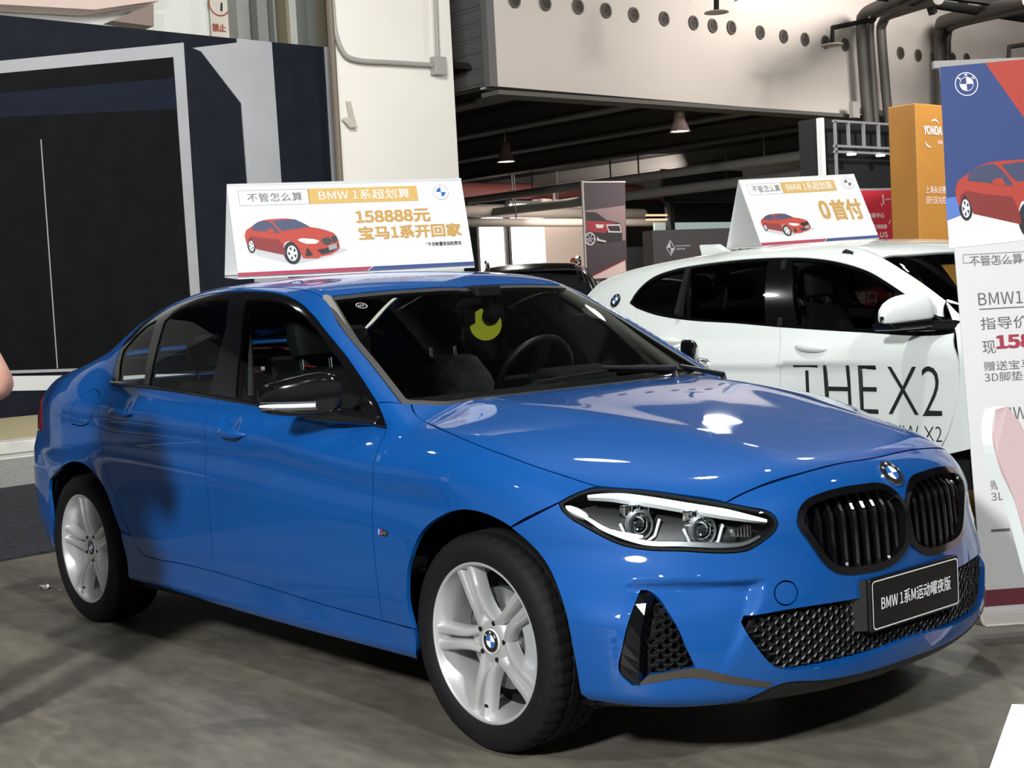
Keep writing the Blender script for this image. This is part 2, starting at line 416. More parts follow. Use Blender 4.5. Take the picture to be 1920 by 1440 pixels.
def lettering(mb, fr, body, u, v, height, width=None, bold=0.0, h=.0015, slant=0.0, anchor='l', cjk=True):
    """put text into mb: lower left of its ink at (u,v), ink height and (optional) ink width in frame units"""
    P,F=text_pts(body,bold,cjk)
    if len(P)==0: return 0
    lo,hi=P.min(0),P.max(0); sy=height/(hi[1]-lo[1]); sx=sy if width is None else width/(hi[0]-lo[0])
    wd=(hi[0]-lo[0])*sx; u0=u-(wd if anchor=='r' else wd/2 if anchor=='c' else 0)
    mb.add([fr.p(u0+(p[0]-lo[0])*sx+slant*(p[1]-lo[1])*sy, v+(p[1]-lo[1])*sy, h+p[2]) for p in P],F); return wd
def fpoly(mb, fr, pts, h=.001): mb.add([fr.p(a,b,h) for a,b in pts],[tuple(range(len(pts)))])
def frect(mb, fr, a,b,c,d, h=.001): fpoly(mb,fr,[(a,b),(c,b),(c,d),(a,d)],h)
def fframe(mb, fr, a,b,c,d,t,h=.001):
    for q in ((a,b,c,b+t),(a,d-t,c,d),(a,b,a+t,d),(c-t,b,c,d)): frect(mb,fr,*q,h)
def disc(mb, fr, cu, cv, r, h=.001, r0=0, a0=0, a1=360, n=40):
    k=max(4,int(n*(a1-a0)/360)); t=[math.radians(a0+(a1-a0)*i/k) for i in range(k+1)]
    if r0: 
        for i in range(k): fpoly(mb,fr,[(cu+r0*math.cos(t[i]),cv+r0*math.sin(t[i])),(cu+r*math.cos(t[i]),cv+r*math.sin(t[i])),(cu+r*math.cos(t[i+1]),cv+r*math.sin(t[i+1])),(cu+r0*math.cos(t[i+1]),cv+r0*math.sin(t[i+1]))],h)
    else:
        pts=[(cu+r*math.cos(x),cv+r*math.sin(x)) for x in t[:-1 if a1-a0==360 else None]]
        if a1-a0!=360: pts=[(cu,cv)]+pts
        fpoly(mb,fr,pts,h)
def roundel(mb, fr, cu, cv, r, mats, h=.001, letters=True):
    """round emblem: mats = indices (rim, ring, blue, white, letter)"""
    rim,ring,bl,wh,le=mats
    mb.cur=rim; disc(mb,fr,cu,cv,r,h,r*.93)
    mb.cur=ring; disc(mb,fr,cu,cv,r*.93,h)
    mb.cur=rim; disc(mb,fr,cu,cv,r*.60,h*1.6,r*.56)
    for i in range(4):
        mb.cur=(wh if i%2==0 else bl); disc(mb,fr,cu,cv,r*.57,h*1.4,0,90*i,90*i+90)
    if letters:
        mb.cur=le
        for ch,a in (('B',140),('M',90),('W',40)):
            t=math.radians(a); c=(cu+r*.76*math.cos(t),cv+r*.76*math.sin(t)); q=math.radians(a-90)
            f2=Frame(fr.p(c[0],c[1]),fr.x*math.cos(q)+fr.y*math.sin(q),-fr.x*math.sin(q)+fr.y*math.cos(q))
            lettering(mb,f2,ch,0,-r*.10,r*.22,None,.01,h*1.6,0,'c',False)

# ------------------------------------------------------------------ materials
M_paint = mat('blue_paint',(.002,.069,.275),.5,.06,1.0,.12)
M_white = mat('white_paint',(.82,.87,.835),.35,0,1.0)
M_gloss = mat('gloss_black',(.004,.004,.005),.12,0,.6)
M_black = mat('matt_black',(.006,.006,.007),.7,spec=.2)
M_dark = mat('dark_plastic',(.008,.0085,.009),.45)
M_frit = mat('dark_trim',(.014,.014,.014),.5)
M_rubber = mat('rubber',(.006,.006,.0065),.7,spec=.22,bump=(60,.15))
M_alloy = mat('silver_alloy',(.60,.60,.60),.36,.55)
M_chrome = mat('chrome',(.85,.86,.87),.08,1)
M_steel = mat('brushed_steel',(.26,.27,.28),.4,.8)
M_cal = mat('caliper_grey',(.38,.40,.41),.45,.3)
M_seat = mat('seat_leather',(.010,.010,.011),.6,spec=.25,bump=(35,.2))
M_head = mat('headliner',(.32,.32,.30),.9)
M_liner = mat('door_lining',(.012,.012,.013),.8,spec=.2)
M_glass = glass('clear_glass',(.84,.90,.86),1.45)
M_tint = glass('side_glass',(.66,.74,.69),1.45)
M_privacy = glass('dark_glass',(.10,.11,.11),1.5)
M_lens = glass('lamp_lens',(.93,.95,.95),1.35)
M_red = mat('red_lamp',(.30,.012,.015),.15,0,1)
M_yellow = mat('yellow_sticker',(.75,.72,.02),.5)
M_bblue = mat('emblem_blue',(.02,.12,.42),.3,0,.5)
M_pw = mat('print_white',(.88,.88,.87),.5)
M_pblack = mat('print_black',(.012,.012,.013),.4)
M_lamp = mat('lamp_glow',(1,.98,.95),.5,emit=3)
M_drl = mat('light_guide',(.80,.84,.84),.15,0,.8)
M_skin = mat('skin',(.62,.34,.26),.5,noise=(9,.12))
EMB = [M_chrome,M_pblack,M_bblue,M_pw,M_pw]

# outlines on the sedan body, metres
D={}
D['arch_f']=[[-0.305,-0.894,0.315],[-0.319,-0.902,0.38],[-0.317,-0.904,0.445],[-0.31,-0.904,0.49],[-0.29,-0.904,0.534],[-0.245,-0.903,0.602],[-0.19,-0.901,0.646],[-0.107,-0.898,0.683],[-0.03,-0.894,0.698],[0.042,-0.886,0.693],[0.09,-0.879,0.681],[0.139,-0.869,0.66],[0.198,-0.856,0.619],[0.243,-0.85,0.581],[0.292,-0.857,0.532],[0.352,-0.876,0.453],[0.369,-0.875,0.371],[0.374,-0.867,0.298],[0.37,-0.852,0.23]]
D['hoodline']=[[-0.525,-0.696,0.972],[-0.48,-0.717,0.945],[-0.411,-0.725,0.919],[-0.211,-0.779,0.894],[-0.063,-0.8,0.87],[0.051,-0.797,0.846],[0.144,-0.781,0.822],[0.24,-0.749,0.794],[0.327,-0.715,0.768]]
D['hl']=[[0.262,-0.798,0.729],[0.282,-0.774,0.744],[0.307,-0.741,0.759],[0.33,-0.718,0.764],[0.364,-0.692,0.763],[0.437,-0.644,0.756],[0.529,-0.593,0.741],[0.629,-0.534,0.721],[0.68,-0.492,0.706],[0.708,-0.463,0.696],[0.722,-0.451,0.683],[0.73,-0.447,0.663],[0.729,-0.457,0.645],[0.714,-0.487,0.621],[0.692,-0.525,0.6],[0.664,-0.563,0.596],[0.573,-0.65,0.605],[0.491,-0.709,0.61],[0.437,-0.74,0.622],[0.392,-0.762,0.642],[0.337,-0.783,0.671],[0.297,-0.797,0.693],[0.273,-0.801,0.714]]
D['lead']=[[0.629,-0.534,0.721],[0.641,-0.507,0.734],[0.666,-0.448,0.754],[0.705,-0.315,0.777],[0.718,-0.167,0.787],[0.726,-0.003,0.786]]
D['door_f_front']=[[-0.527,-0.797,0.904],[-0.509,-0.838,0.855],[-0.498,-0.864,0.825],[-0.487,-0.883,0.787],[-0.494,-0.882,0.725],[-0.492,-0.895,0.577],[-0.489,-0.895,0.489],[-0.482,-0.895,0.44],[-0.479,-0.886,0.315]]
D['b_edge']=[[-1.537,-0.824,0.979],[-1.542,-0.861,0.917],[-1.533,-0.887,0.856],[-1.537,-0.883,0.793],[-1.544,-0.888,0.74],[-1.532,-0.893,0.642],[-1.524,-0.893,0.49],[-1.526,-0.891,0.386],[-1.514,-0.888,0.349]]
D['door_bot']=[[-0.479,-0.886,0.315],[-0.835,-0.884,0.322],[-1.167,-0.886,0.336],[-1.514,-0.888,0.349],[-1.782,-0.888,0.351],[-2.014,-0.888,0.347]]
D['rd_rear']=[[-2.443,-0.811,1.016],[-2.429,-0.844,0.977],[-2.43,-0.875,0.94],[-2.423,-0.886,0.919],[-2.404,-0.89,0.868],[-2.403,-0.898,0.79],[-2.382,-0.9,0.707],[-2.347,-0.9,0.646],[-2.28,-0.899,0.557],[-2.239,-0.898,0.491],[-2.188,-0.897,0.43],[-2.137,-0.894,0.381],[-2.088,-0.89,0.354]]
D['arch_r']=[[-2.258,-0.876,0.233],[-2.245,-0.89,0.313],[-2.267,-0.9,0.408],[-2.3,-0.902,0.486],[-2.35,-0.903,0.565],[-2.4,-0.903,0.617],[-2.471,-0.905,0.659],[-2.547,-0.906,0.686],[-2.638,-0.907,0.694],[-2.727,-0.907,0.68],[-2.833,-0.902,0.646],[-2.907,-0.899,0.566],[-2.946,-0.896,0.476]]
D['dlo']=[[-2.448,-0.809,1.02],[-2.486,-0.778,1.071],[-2.493,-0.756,1.121],[-2.497,-0.735,1.167],[-2.466,-0.71,1.21],[-2.432,-0.66,1.264],[-2.302,-0.652,1.301],[-2.169,-0.634,1.334],[-2.056,-0.616,1.355],[-1.918,-0.607,1.367],[-1.73,-0.61,1.369],[-1.582,-0.615,1.364],[-1.428,-0.622,1.353],[-1.301,-0.636,1.332],[-1.193,-0.655,1.303],[-1.093,-0.675,1.262],[-0.976,-0.7,1.202],[-0.858,-0.72,1.139],[-0.715,-0.75,1.054],[-0.6,-0.775,0.979],[-0.55,-0.789,0.932],[-0.528,-0.797,0.905],[-0.791,-0.803,0.928],[-1.271,-0.821,0.96],[-1.553,-0.824,0.978],[-1.924,-0.818,0.999],[-2.205,-0.811,1.009]]
D['qglass']=[[-2.405,-0.797,1.033],[-2.444,-0.769,1.097],[-2.458,-0.744,1.154],[-2.403,-0.727,1.197],[-2.326,-0.699,1.251],[-2.244,-0.688,1.275],[-2.159,-0.808,1.022]]
D['rglass']=[[-2.109,-0.81,1.019],[-2.163,-0.697,1.27],[-2.096,-0.674,1.304],[-1.983,-0.657,1.327],[-1.848,-0.648,1.34],[-1.713,-0.65,1.34],[-1.636,-0.716,1.242],[-1.616,-0.758,1.155],[-1.602,-0.82,0.995]]
D['fglass']=[[-1.417,-0.819,0.985],[-1.478,-0.757,1.154],[-1.576,-0.658,1.33],[-1.471,-0.649,1.334],[-1.371,-0.652,1.325],[-1.26,-0.663,1.303],[-1.162,-0.681,1.271],[-1.056,-0.702,1.225],[-0.939,-0.726,1.162],[-0.771,-0.759,1.061],[-0.642,-0.781,0.977],[-0.578,-0.792,0.927],[-0.743,-0.798,0.938]]
D['ws_near']=[[-1.159,-0.588,1.323],[-0.975,-0.644,1.223],[-0.742,-0.684,1.091],[-0.537,-0.723,0.974]]
D['ws_top']=[[-1.159,-0.588,1.323],[-1.144,-0.476,1.333],[-1.119,-0.211,1.342],[-1.106,-0.025,1.34]]
D['kid']=[[0.755,-0.396,0.661],[0.751,-0.382,0.69],[0.752,-0.358,0.707],[0.761,-0.302,0.72],[0.773,-0.223,0.726],[0.783,-0.14,0.725],[0.788,-0.086,0.722],[0.794,-0.059,0.714],[0.803,-0.034,0.697],[0.81,-0.01,0.679],[0.815,-0.0,0.66],[0.818,0.002,0.639],[0.825,-0.01,0.561],[0.826,-0.02,0.539],[0.826,-0.047,0.522],[0.826,-0.083,0.51],[0.822,-0.139,0.504],[0.816,-0.2,0.505],[0.807,-0.259,0.509],[0.799,-0.299,0.519],[0.791,-0.325,0.537],[0.781,-0.35,0.572],[0.77,-0.372,0.611],[0.76,-0.39,0.64]]
D['duct']=[[0.501,-0.739,0.506],[0.514,-0.729,0.505],[0.545,-0.719,0.485],[0.566,-0.718,0.462],[0.596,-0.709,0.413],[0.613,-0.699,0.362],[0.63,-0.685,0.31],[0.589,-0.734,0.302],[0.549,-0.774,0.295],[0.525,-0.791,0.27],[0.513,-0.799,0.269],[0.489,-0.816,0.298],[0.486,-0.818,0.308],[0.496,-0.811,0.366],[0.506,-0.789,0.441],[0.502,-0.748,0.496]]
D['strip']=[[0.549,-0.774,0.295],[0.589,-0.734,0.302],[0.63,-0.685,0.308],[0.686,-0.61,0.282],[0.737,-0.501,0.248],[0.727,-0.516,0.236],[0.683,-0.609,0.26],[0.622,-0.696,0.284],[0.572,-0.752,0.279],[0.525,-0.791,0.27]]
D['intake']=[[0.696,-0.559,0.431],[0.695,-0.568,0.416],[0.713,-0.567,0.39],[0.725,-0.549,0.356],[0.738,-0.519,0.312],[0.746,-0.495,0.29],[0.756,-0.468,0.28],[0.784,-0.381,0.273],[0.806,-0.286,0.274],[0.821,-0.182,0.276],[0.829,-0.082,0.284]]
D['intake_top']=[[0.696,-0.559,0.431],[0.765,-0.446,0.437],[0.815,-0.242,0.433],[0.825,-0.166,0.431]]
D['taillight']=[[-2.902,-0.852,0.988],[-2.854,-0.888,0.936],[-2.866,-0.892,0.913],[-3.021,-0.865,0.87],[-3.18,-0.827,0.816]]
D['fuel']=[[-2.597,-0.859,0.982],[-2.544,-0.839,0.999],[-2.489,-0.847,0.983],[-2.438,-0.878,0.936],[-2.498,-0.893,0.869],[-2.556,-0.897,0.85],[-2.67,-0.9,0.853],[-2.664,-0.899,0.898],[-2.641,-0.885,0.95]]

# outlines on the white SUV, its own axes
X={}
X['dlo']=[[-2.783,-0.764,1.212],[-2.745,-0.733,1.281],[-2.646,-0.693,1.359],[-2.493,-0.667,1.399],[-2.351,-0.66,1.414],[-2.088,-0.656,1.428],[-1.707,-0.665,1.426],[-1.491,-0.676,1.412],[-1.297,-0.696,1.382],[-1.086,-0.726,1.323],[-0.957,-0.752,1.263],[-0.775,-0.787,1.164],[-0.619,-0.809,1.082],[-0.534,-0.821,1.032],[-0.526,-0.835,1.004],[-0.596,-0.849,0.995],[-1.078,-0.858,1.018],[-1.571,-0.858,1.051],[-1.881,-0.847,1.077],[-2.251,-0.831,1.101],[-2.527,-0.809,1.137],[-2.703,-0.784,1.179]]
X['q']=[[-2.755,-0.765,1.215],[-2.718,-0.734,1.283],[-2.618,-0.704,1.345],[-2.475,-0.683,1.383],[-2.366,-0.676,1.396],[-2.265,-0.824,1.12],[-2.519,-0.803,1.152],[-2.688,-0.779,1.191]]
X['r']=[[-2.346,-0.675,1.398],[-2.074,-0.672,1.412],[-1.775,-0.678,1.412],[-1.675,-0.85,1.073],[-1.884,-0.843,1.088],[-2.238,-0.827,1.113]]
X['fg']=[[-1.609,-0.683,1.407],[-1.482,-0.689,1.397],[-1.296,-0.706,1.368],[-1.098,-0.733,1.312],[-0.97,-0.758,1.253],[-0.791,-0.791,1.157],[-0.634,-0.813,1.075],[-0.572,-0.821,1.04],[-1.081,-0.852,1.037],[-1.456,-0.854,1.06]]
X['ws']=[[-1.049,-0.649,1.39],[-0.879,-0.687,1.306],[-0.735,-0.713,1.224],[-0.623,-0.737,1.155]]
X['wst']=[[-1.049,-0.649,1.39],[-0.998,-0.504,1.401],[-0.959,-0.168,1.406]]
X['gap']=[[-1.702,-0.671,1.42],[-1.571,-0.858,1.051],[-1.535,-0.908,0.919],[-1.541,-0.905,0.762]]
X['rgap']=[[-2.736,-0.782,1.179],[-2.65,-0.838,1.046],[-2.582,-0.897,0.922]]

# ------------------------------------------------------------------ the hall
def struct(o): return tag(o,kind='structure')
def concrete():
    m=mat('concrete_floor',(.22,.20,.17),.42,spec=.45); nt=m.node_tree; b=nt.nodes['Principled BSDF']; L=nt.links
    tc=nt.nodes.new('ShaderNodeTexCoord'); mp=nt.nodes.new('ShaderNodeMapping'); mp.inputs['Scale'].default_value=(.55,1.3,1); mp.inputs['Rotation'].default_value=(0,0,.7)
    n1=nt.nodes.new('ShaderNodeTexNoise'); n1.inputs['Scale'].default_value=1.6; n1.inputs['Detail'].default_value=9; n1.inputs['Roughness'].default_value=.62; n1.inputs['Distortion'].default_value=.6
    r1=nt.nodes.new('ShaderNodeValToRGB'); e=r1.color_ramp.elements; e[0].position=.30; e[0].color=(.083,.078,.061,1); e[1].position=.72; e[1].color=(.205,.185,.14,1); q=e.new(.5); q.color=(.155,.143,.112,1)
    n2=nt.nodes.new('ShaderNodeTexNoise'); n2.inputs['Scale'].default_value=14; n2.inputs['Detail'].default_value=8
    r2=nt.nodes.new('ShaderNodeValToRGB'); r2.color_ramp.elements[0].position=.35; r2.color_ramp.elements[0].color=(.75,.75,.75,1); r2.color_ramp.elements[1].position=.65; r2.color_ramp.elements[1].color=(1.1,1.1,1.1,1)
    mx=nt.nodes.new('ShaderNodeMix'); mx.data_type='RGBA'; mx.blend_type='MULTIPLY'; mx.inputs[0].default_value=.8
    # hairline cracks
    vo=nt.nodes.new('ShaderNodeTexVoronoi'); vo.feature='DISTANCE_TO_EDGE'; vo.inputs['Scale'].default_value=.32
    nd=nt.nodes.new('ShaderNodeTexNoise'); nd.inputs['Scale'].default_value=2.2; nd.inputs['Detail'].default_value=6
    va=nt.nodes.new('ShaderNodeVectorMath'); va.operation='MULTIPLY_ADD'; va.inputs[1].default_value=(.5,.5,.5)
    rc=nt.nodes.new('ShaderNodeValToRGB'); rc.color_ramp.elements[0].position=.0; rc.color_ramp.elements[0].color=(1.5,1.45,1.35,1); rc.color_ramp.elements[1].position=.006; rc.color_ramp.elements[1].color=(1,1,1,1)
    m2=nt.nodes.new('ShaderNodeMix'); m2.data_type='RGBA'; m2.blend_type='MULTIPLY'; m2.inputs[0].default_value=.7
    L.new(tc.outputs['Object'],mp.inputs[0]); L.new(mp.outputs[0],n1.inputs['Vector']); L.new(n1.outputs['Fac'],r1.inputs[0]); L.new(mp.outputs[0],n2.inputs['Vector']); L.new(n2.outputs['Fac'],r2.inputs[0])
    L.new(r1.outputs[0],mx.inputs[6]); L.new(r2.outputs[0],mx.inputs[7])
    L.new(tc.outputs['Object'],nd.inputs['Vector']); L.new(nd.outputs['Color'],va.inputs[0]); L.new(tc.outputs['Object'],va.inputs[2]); L.new(va.outputs[0],vo.inputs['Vector']); L.new(vo.outputs[0],rc.inputs[0])
    L.new(mx.outputs[2],m2.inputs[6]); L.new(rc.outputs[0],m2.inputs[7]); L.new(m2.outputs[2],b.inputs['Base Color'])
    rr=nt.nodes.new('ShaderNodeMapRange'); rr.inputs['To Min'].default_value=.30; rr.inputs['To Max'].default_value=.62; L.new(n1.outputs['Fac'],rr.inputs['Value']); L.new(rr.outputs[0],b.inputs['Roughness'])
    bp=nt.nodes.new('ShaderNodeBump'); bp.inputs['Strength'].default_value=.12; bp.inputs['Distance'].default_value=.01; L.new(n2.outputs['Fac'],bp.inputs['Height']); L.new(bp.outputs[0],b.inputs['Normal'])
    return m
mb=MB(); mb.box((-14,12,-.05),(60,64,.1)); struct(mb.build('floor',concrete()))
M_wall=mat('white_wall',(.74,.73,.69),.8,noise=(.5,.04)); M_wallp=mat('upper_wall',(.60,.545,.50),.85,noise=(.3,.05)); M_soff=mat('dark_ceiling',(.02,.0195,.0195),.9,spec=.1)
M_beam=mat('grey_beam',(.12,.117,.11),.8,spec=.2); M_pipe=mat('pale_pipe',(.34,.33,.31),.6); M_duct=mat('dark_pipe',(.06,.055,.048),.6); M_louv=mat('grey_louvre',(.13,.13,.13),.7)
WX=-14.6
mb=MB(); mb.box((-1.5,13,7.75),(32,58,.1)); struct(mb.build('ceiling_hall',mat('roof_grey',(.045,.045,.047),.9,spec=.1)))
for k in range(7):
    mb=MB(); mb.box((-1.5,-10+7*k,7.58),(26,.16,.28)); struct(mb.build('trim_%d'%(60+k),M_beam))
# upper wall with round vents, louvre side, ceiling of the lower hall
mb=MB(); mb.prism([(WX,11.75,4.66),(WX,42,4.40),(WX,42,7.75),(WX,11.75,7.75)],(-.4,0,0)); struct(mb.build('wall_upper',M_wallp))
mb=MB(); mb.box((WX-.1,26.8,4.55),(.44,30.2,.07)); struct(mb.build('trim_1',M_beam))
mb=MB(); mb.box((-19.9,11.9,6.3),(10.1,.2,3.2)); struct(mb.build('wall_side',M_beam))
lv=empty('louvre_panel',(-19.5,11.7,4.7)); tag(lv,'dark grey louvre panel beside the white pillar','louvre')
mb=MB(); mb.box((0,.03,1.6),(9.6,.04,3.2)); mb.build('backing',M_beam,lv)
for i in range(13):
    mb=MB(); mb.box((0,0,.14+.25*i),(9.6,.10,.17),Matrix.Rotation(.5,3,'X')); mb.build('slat',M_louv,lv)
mb=MB(); mb.box((4.86,-.02,1.6),(.14,.16,3.3)); mb.build('frame',M_louv,lv)
mb=MB(); mb.box((-26.1,26,5.05),(22.0,36,.1)); struct(mb.build('ceiling',M_soff))
for k,y in enumerate((12.6,15.6,18.8,22.5,27,32)):
    mb=MB(); mb.box((-25,y,4.82),(20,.28,.36)); mb.box((-25,y,4.62),(20,.42,.05)); struct(mb.build('trim_%d'%(k+2),M_beam))
def run_pipe(name,a,b,r,m_,label,hang=()):
    o=empty(name,a); tag(o,label,'pipe'); mb=MB(); mb.tube([(0,0,0),Vector(b)-Vector(a)],r,10); mb.build('tube',m_,o,True)
    for t in hang:
        p=(Vector(b)-Vector(a))*t; mb=MB(); mb.tube([p,p+Vector((0,0,5.0-a[2]-p.z))],.02,6); mb.build('hanger',M_beam,o,True)
    return o
run_pipe('ceiling_pipe',(-16,22.6,4.05),(-36,22.6,4.02),.11,M_pipe,'pale sprinkler pipe under the dark ceiling, the higher one',(.1,.3,.5,.7))
run_pipe('ceiling_pipe',(-16,23.6,3.72),(-36,23.6,3.7),.13,M_pipe,'pale pipe under the dark ceiling, just below the sprinkler pipe',(.2,.4,.6,.8))
run_pipe('ceiling_duct',(-28,16.5,3.75),(-30,31.0,3.72),.17,mat('pale_duct',(.42,.38,.33),.6),'wide pale duct crossing above the bright windows',(.1,.4,.7))  # pale warm grey base colour
run_pipe('ceiling_duct',(-27,16.5,3.32),(-28,30.0,3.30),.12,mat('pale_duct',(.42,.38,.33),.6),'narrow pale duct just above the bright windows',(.15,.5))
run_pipe('ceiling_duct',(-30.5,13,4.5),(-31,40,4.5),.25,mat('red_duct',(.16,.045,.04),.7),'dark red duct far back under the ceiling')
# far end of the lower hall
mb=MB(); mb.box((-36,28,2.5),(.3,34,5.2)); struct(mb.build('wall_far',mat('far_wall',(.055,.056,.058),.9)))
mb=MB(); mb.box((-28,45,2.5),(18,.3,5.2)); struct(mb.build('wall_end',mat('far_wall',(.055,.056,.058),.9)))
mb=MB(); mb.prism([(-30.000,26.571,4.218),(-30.000,28.278,4.122),(-30.000,28.285,4.224)[:2]+(0,),(-30.000,26.571,4.218)[:2]+(0,)],(-.5,0,0)); struct(mb.build('wall_pier',mat('pier',(.80,.68,.60),.8)))
M_day=mat('daylight',(1,1,1),.5,emit=2.6)
def winbox(n,p0,p1,zt,zb):
    o=empty('window_%d'%n,(p0[0],(p0[1]+p1[1])/2,(zt+zb)/2)); struct(o); w_=p1[1]-p0[1]; h_=zt-zb
    mb=MB(); mb.box((0,0,0),(.04,w_-.08,h_-.08)); mb.build('pane',M_day,o)
    mb=MB()
    for s in (-1,1): mb.box((.04,s*(w_/2-.03),0),(.12,.09,h_)); mb.box((.04,0,s*(h_/2-.03)),(.12,w_,.09))
    mb.build('window_frame',M_louv,o)
winbox(1,(-30.200,23.942,4.034),(-30.200,25.118,4.035),4.02,1.70)
winbox(2,(-30.200,25.204,4.035),(-30.200,26.725,4.169),4.14,1.70)
sb=(-29.900,26.955,3.946); o=empty('wall_box',sb); tag(o,'small grey box hung on the pale pier beside the windows','box'); mb=MB(); mb.box((0,0,-.12),(.15,.36,.40)); mb.build('case',M_pipe,o); mb=MB(); mb.tube([(0,0,0),(0,0,.75)],.05,8); mb.build('conduit',M_pipe,o,True)
ds=(-30.000,27.707,2.239); mb=MB(); mb.lathe([(0,.03),(.11,.03),(.115,0)],(0,0,0),(1,0,0),20); o=mb.build('round_sign',mat('sign_brown',(.22,.06,.04),.6),None,True); o.location=ds; tag(o,'small dark red disc low on the pale pier','sign')
# round vents in the upper wall
VP=[(-14.590,12.224,6.075),(-14.590,12.903,6.085),(-14.590,13.652,6.095),(-14.590,14.315,6.086),(-14.590,14.994,6.072),(-14.590,15.769,6.068),(-14.590,16.546,6.061),(-14.590,17.071,6.050),(-14.590,17.596,6.058),(-14.590,18.431,6.035),(-14.590,19.136,6.013),(-14.590,19.799,6.006),(-14.590,20.449,6.002),(-14.590,21.100,5.996),(-14.590,23.037,5.963),(-14.590,23.687,5.957),(-14.590,24.315,5.948),(-14.590,25.004,5.976),(-14.590,25.582,6.003)]
def make_vent():
    o=empty('wall_vent'); mb=MB(); mb.lathe([(.085,.06),(.118,.06),(.125,.0)],(0,0,0),(1,0,0),28); mb.build('vent_rim',mat('vent_rim',(.09,.075,.065),.7),o,True)
    mb=MB(); mb.lathe([(0,.012),(.10,.012)],(0,0,0),(1,0,0),24); mb.build('vent_throat',mat('vent_dark',(.03,.025,.02),.8),o)
    mb=MB()
    for r_ in (.03,.058): mb.lathe([(r_,.03),(r_+.012,.035),(r_+.014,.02)],(0,0,0),(1,0,0),24)
    mb.build('vent_rings',mat('vent_rim',(.09,.075,.065),.7),o,True); return o
v0=make_vent()
for i,p in enumerate(VP):
    o=v0 if i==0 else dupt(v0) if 0 else v0
    if i:
        o=v0.copy(); COL.objects.link(o)
        for ch in v0.children: c=ch.copy(); COL.objects.link(c); c.parent=o
    o.location=p; o.scale=(.4,1.02,1.08)
    where='left of the tall pipes' if i<14 else 'right of the tall pipes'
    tag(o,'round dark vent in the pale upper wall, '+where,'vent','round vents in the upper wall '+where)
# tall pipes on the upper wall and the pipe rack
def cluster(base,label):
    o=empty('pipe_cluster',base); return tag(o,label,'pipes')
def bent(par,pts,r,m_,nm='pipe'):
    P=spline3(pts,.15); mb=MB(); mb.tube([p-par.location for p in P],r,12); return mb.build(nm,m_,par,True)
pc=cluster((-14.200,21.483,4.329),'three tall dark pipes bending off the pale upper wall with a bracket')
bent(pc,[(-14.200,21.246,4.320),(-14.200,21.176,5.236),(-14.200,21.134,6.295),(-14.000,20.974,6.499),(-13.000,20.056,6.399),(-11.000,17.932,6.052)],.11,M_duct)
bent(pc,[(-14.200,21.520,4.330),(-14.200,21.467,5.252),(-14.200,21.436,6.212),(-14.000,21.276,6.462),(-13.000,20.328,6.343),(-11.000,18.440,6.064)],.07,M_duct)
bent(pc,[(-14.200,21.966,4.346),(-14.200,21.874,5.275),(-14.200,21.811,6.349),(-14.000,21.679,6.496),(-13.000,20.750,6.360),(-11.000,18.894,6.034)],.10,M_duct)
mb=MB(); mb.bar(Vector((-14.300,20.938,4.641))-pc.location,Vector((-14.300,22.146,4.606))-pc.location,.08,.10); mb.build('bracket_arm',M_duct,pc); mb=MB(); mb.box(Vector((-14.250,20.868,4.631))-pc.location,(.1,.22,.32)); mb.build('bracket_plate',M_pipe,pc)
pd=cluster((-14.200,24.008,4.829),'dark pipes and a steel rack under the roof behind the roll-up banner')
bent(pd,[(-14.200,23.886,4.824),(-14.200,23.913,5.955),(-14.200,23.988,6.525),(-13.600,23.265,6.493),(-12.000,21.926,6.260),(-10.000,20.137,5.942)],.13,M_duct)
bent(pd,[(-14.200,24.173,4.837),(-14.200,24.200,5.975),(-14.200,24.267,6.411),(-13.600,23.558,6.407),(-12.000,22.111,6.174),(-10.000,20.219,5.821)],.08,M_duct)
for a,b,w_ in (((-12.000,18.612,6.252),(-12.000,24.324,6.276),.14),((-11.500,18.528,6.260),(-11.500,24.044,6.375),.14),((-12.000,20.122,6.365),(-12.000,20.278,6.077),.12),((-12.000,21.197,6.496),(-12.000,21.400,6.214),.12),((-12.000,22.329,6.623),(-12.000,22.538,6.231),.12)):
    mb=MB(); mb.bar(Vector(a)-pd.location,Vector(b)-pd.location,w_,w_); mb.build('rail',M_soff,pd)
for (a,b,c,lab) in (((-13.000,19.868,6.123),(-13.000,18.549,5.858),(-13.000,18.519,5.624),'dark water pipe with a drop sprinkler near the tall pipes'),((-13.000,15.477,6.432),(-13.000,15.370,6.244),(-13.000,15.350,5.940),'drop sprinkler with a flat disc left of the bright lamp'),((-12.000,24.301,5.866),(-12.000,22.898,5.658),(-12.000,22.867,5.468),'drop sprinkler above the roll-up banner')):
    o=empty('sprinkler',c); tag(o,lab,'sprinkler'); oo=Vector(c); mb=MB(); mb.tube([Vector(a)-oo,Vector(b)-oo,(0,0,-.05)],.045,8); mb.build('pipe',M_soff,o,True)
    mb=MB(); mb.lathe([(0,.0),(.20,-.02),(.21,-.04),(0,-.03)],(0,0,-.05),(0,0,1),24); mb.build('disc',mat('sprinkler_disc',(.42,.38,.35),.6),o,True)
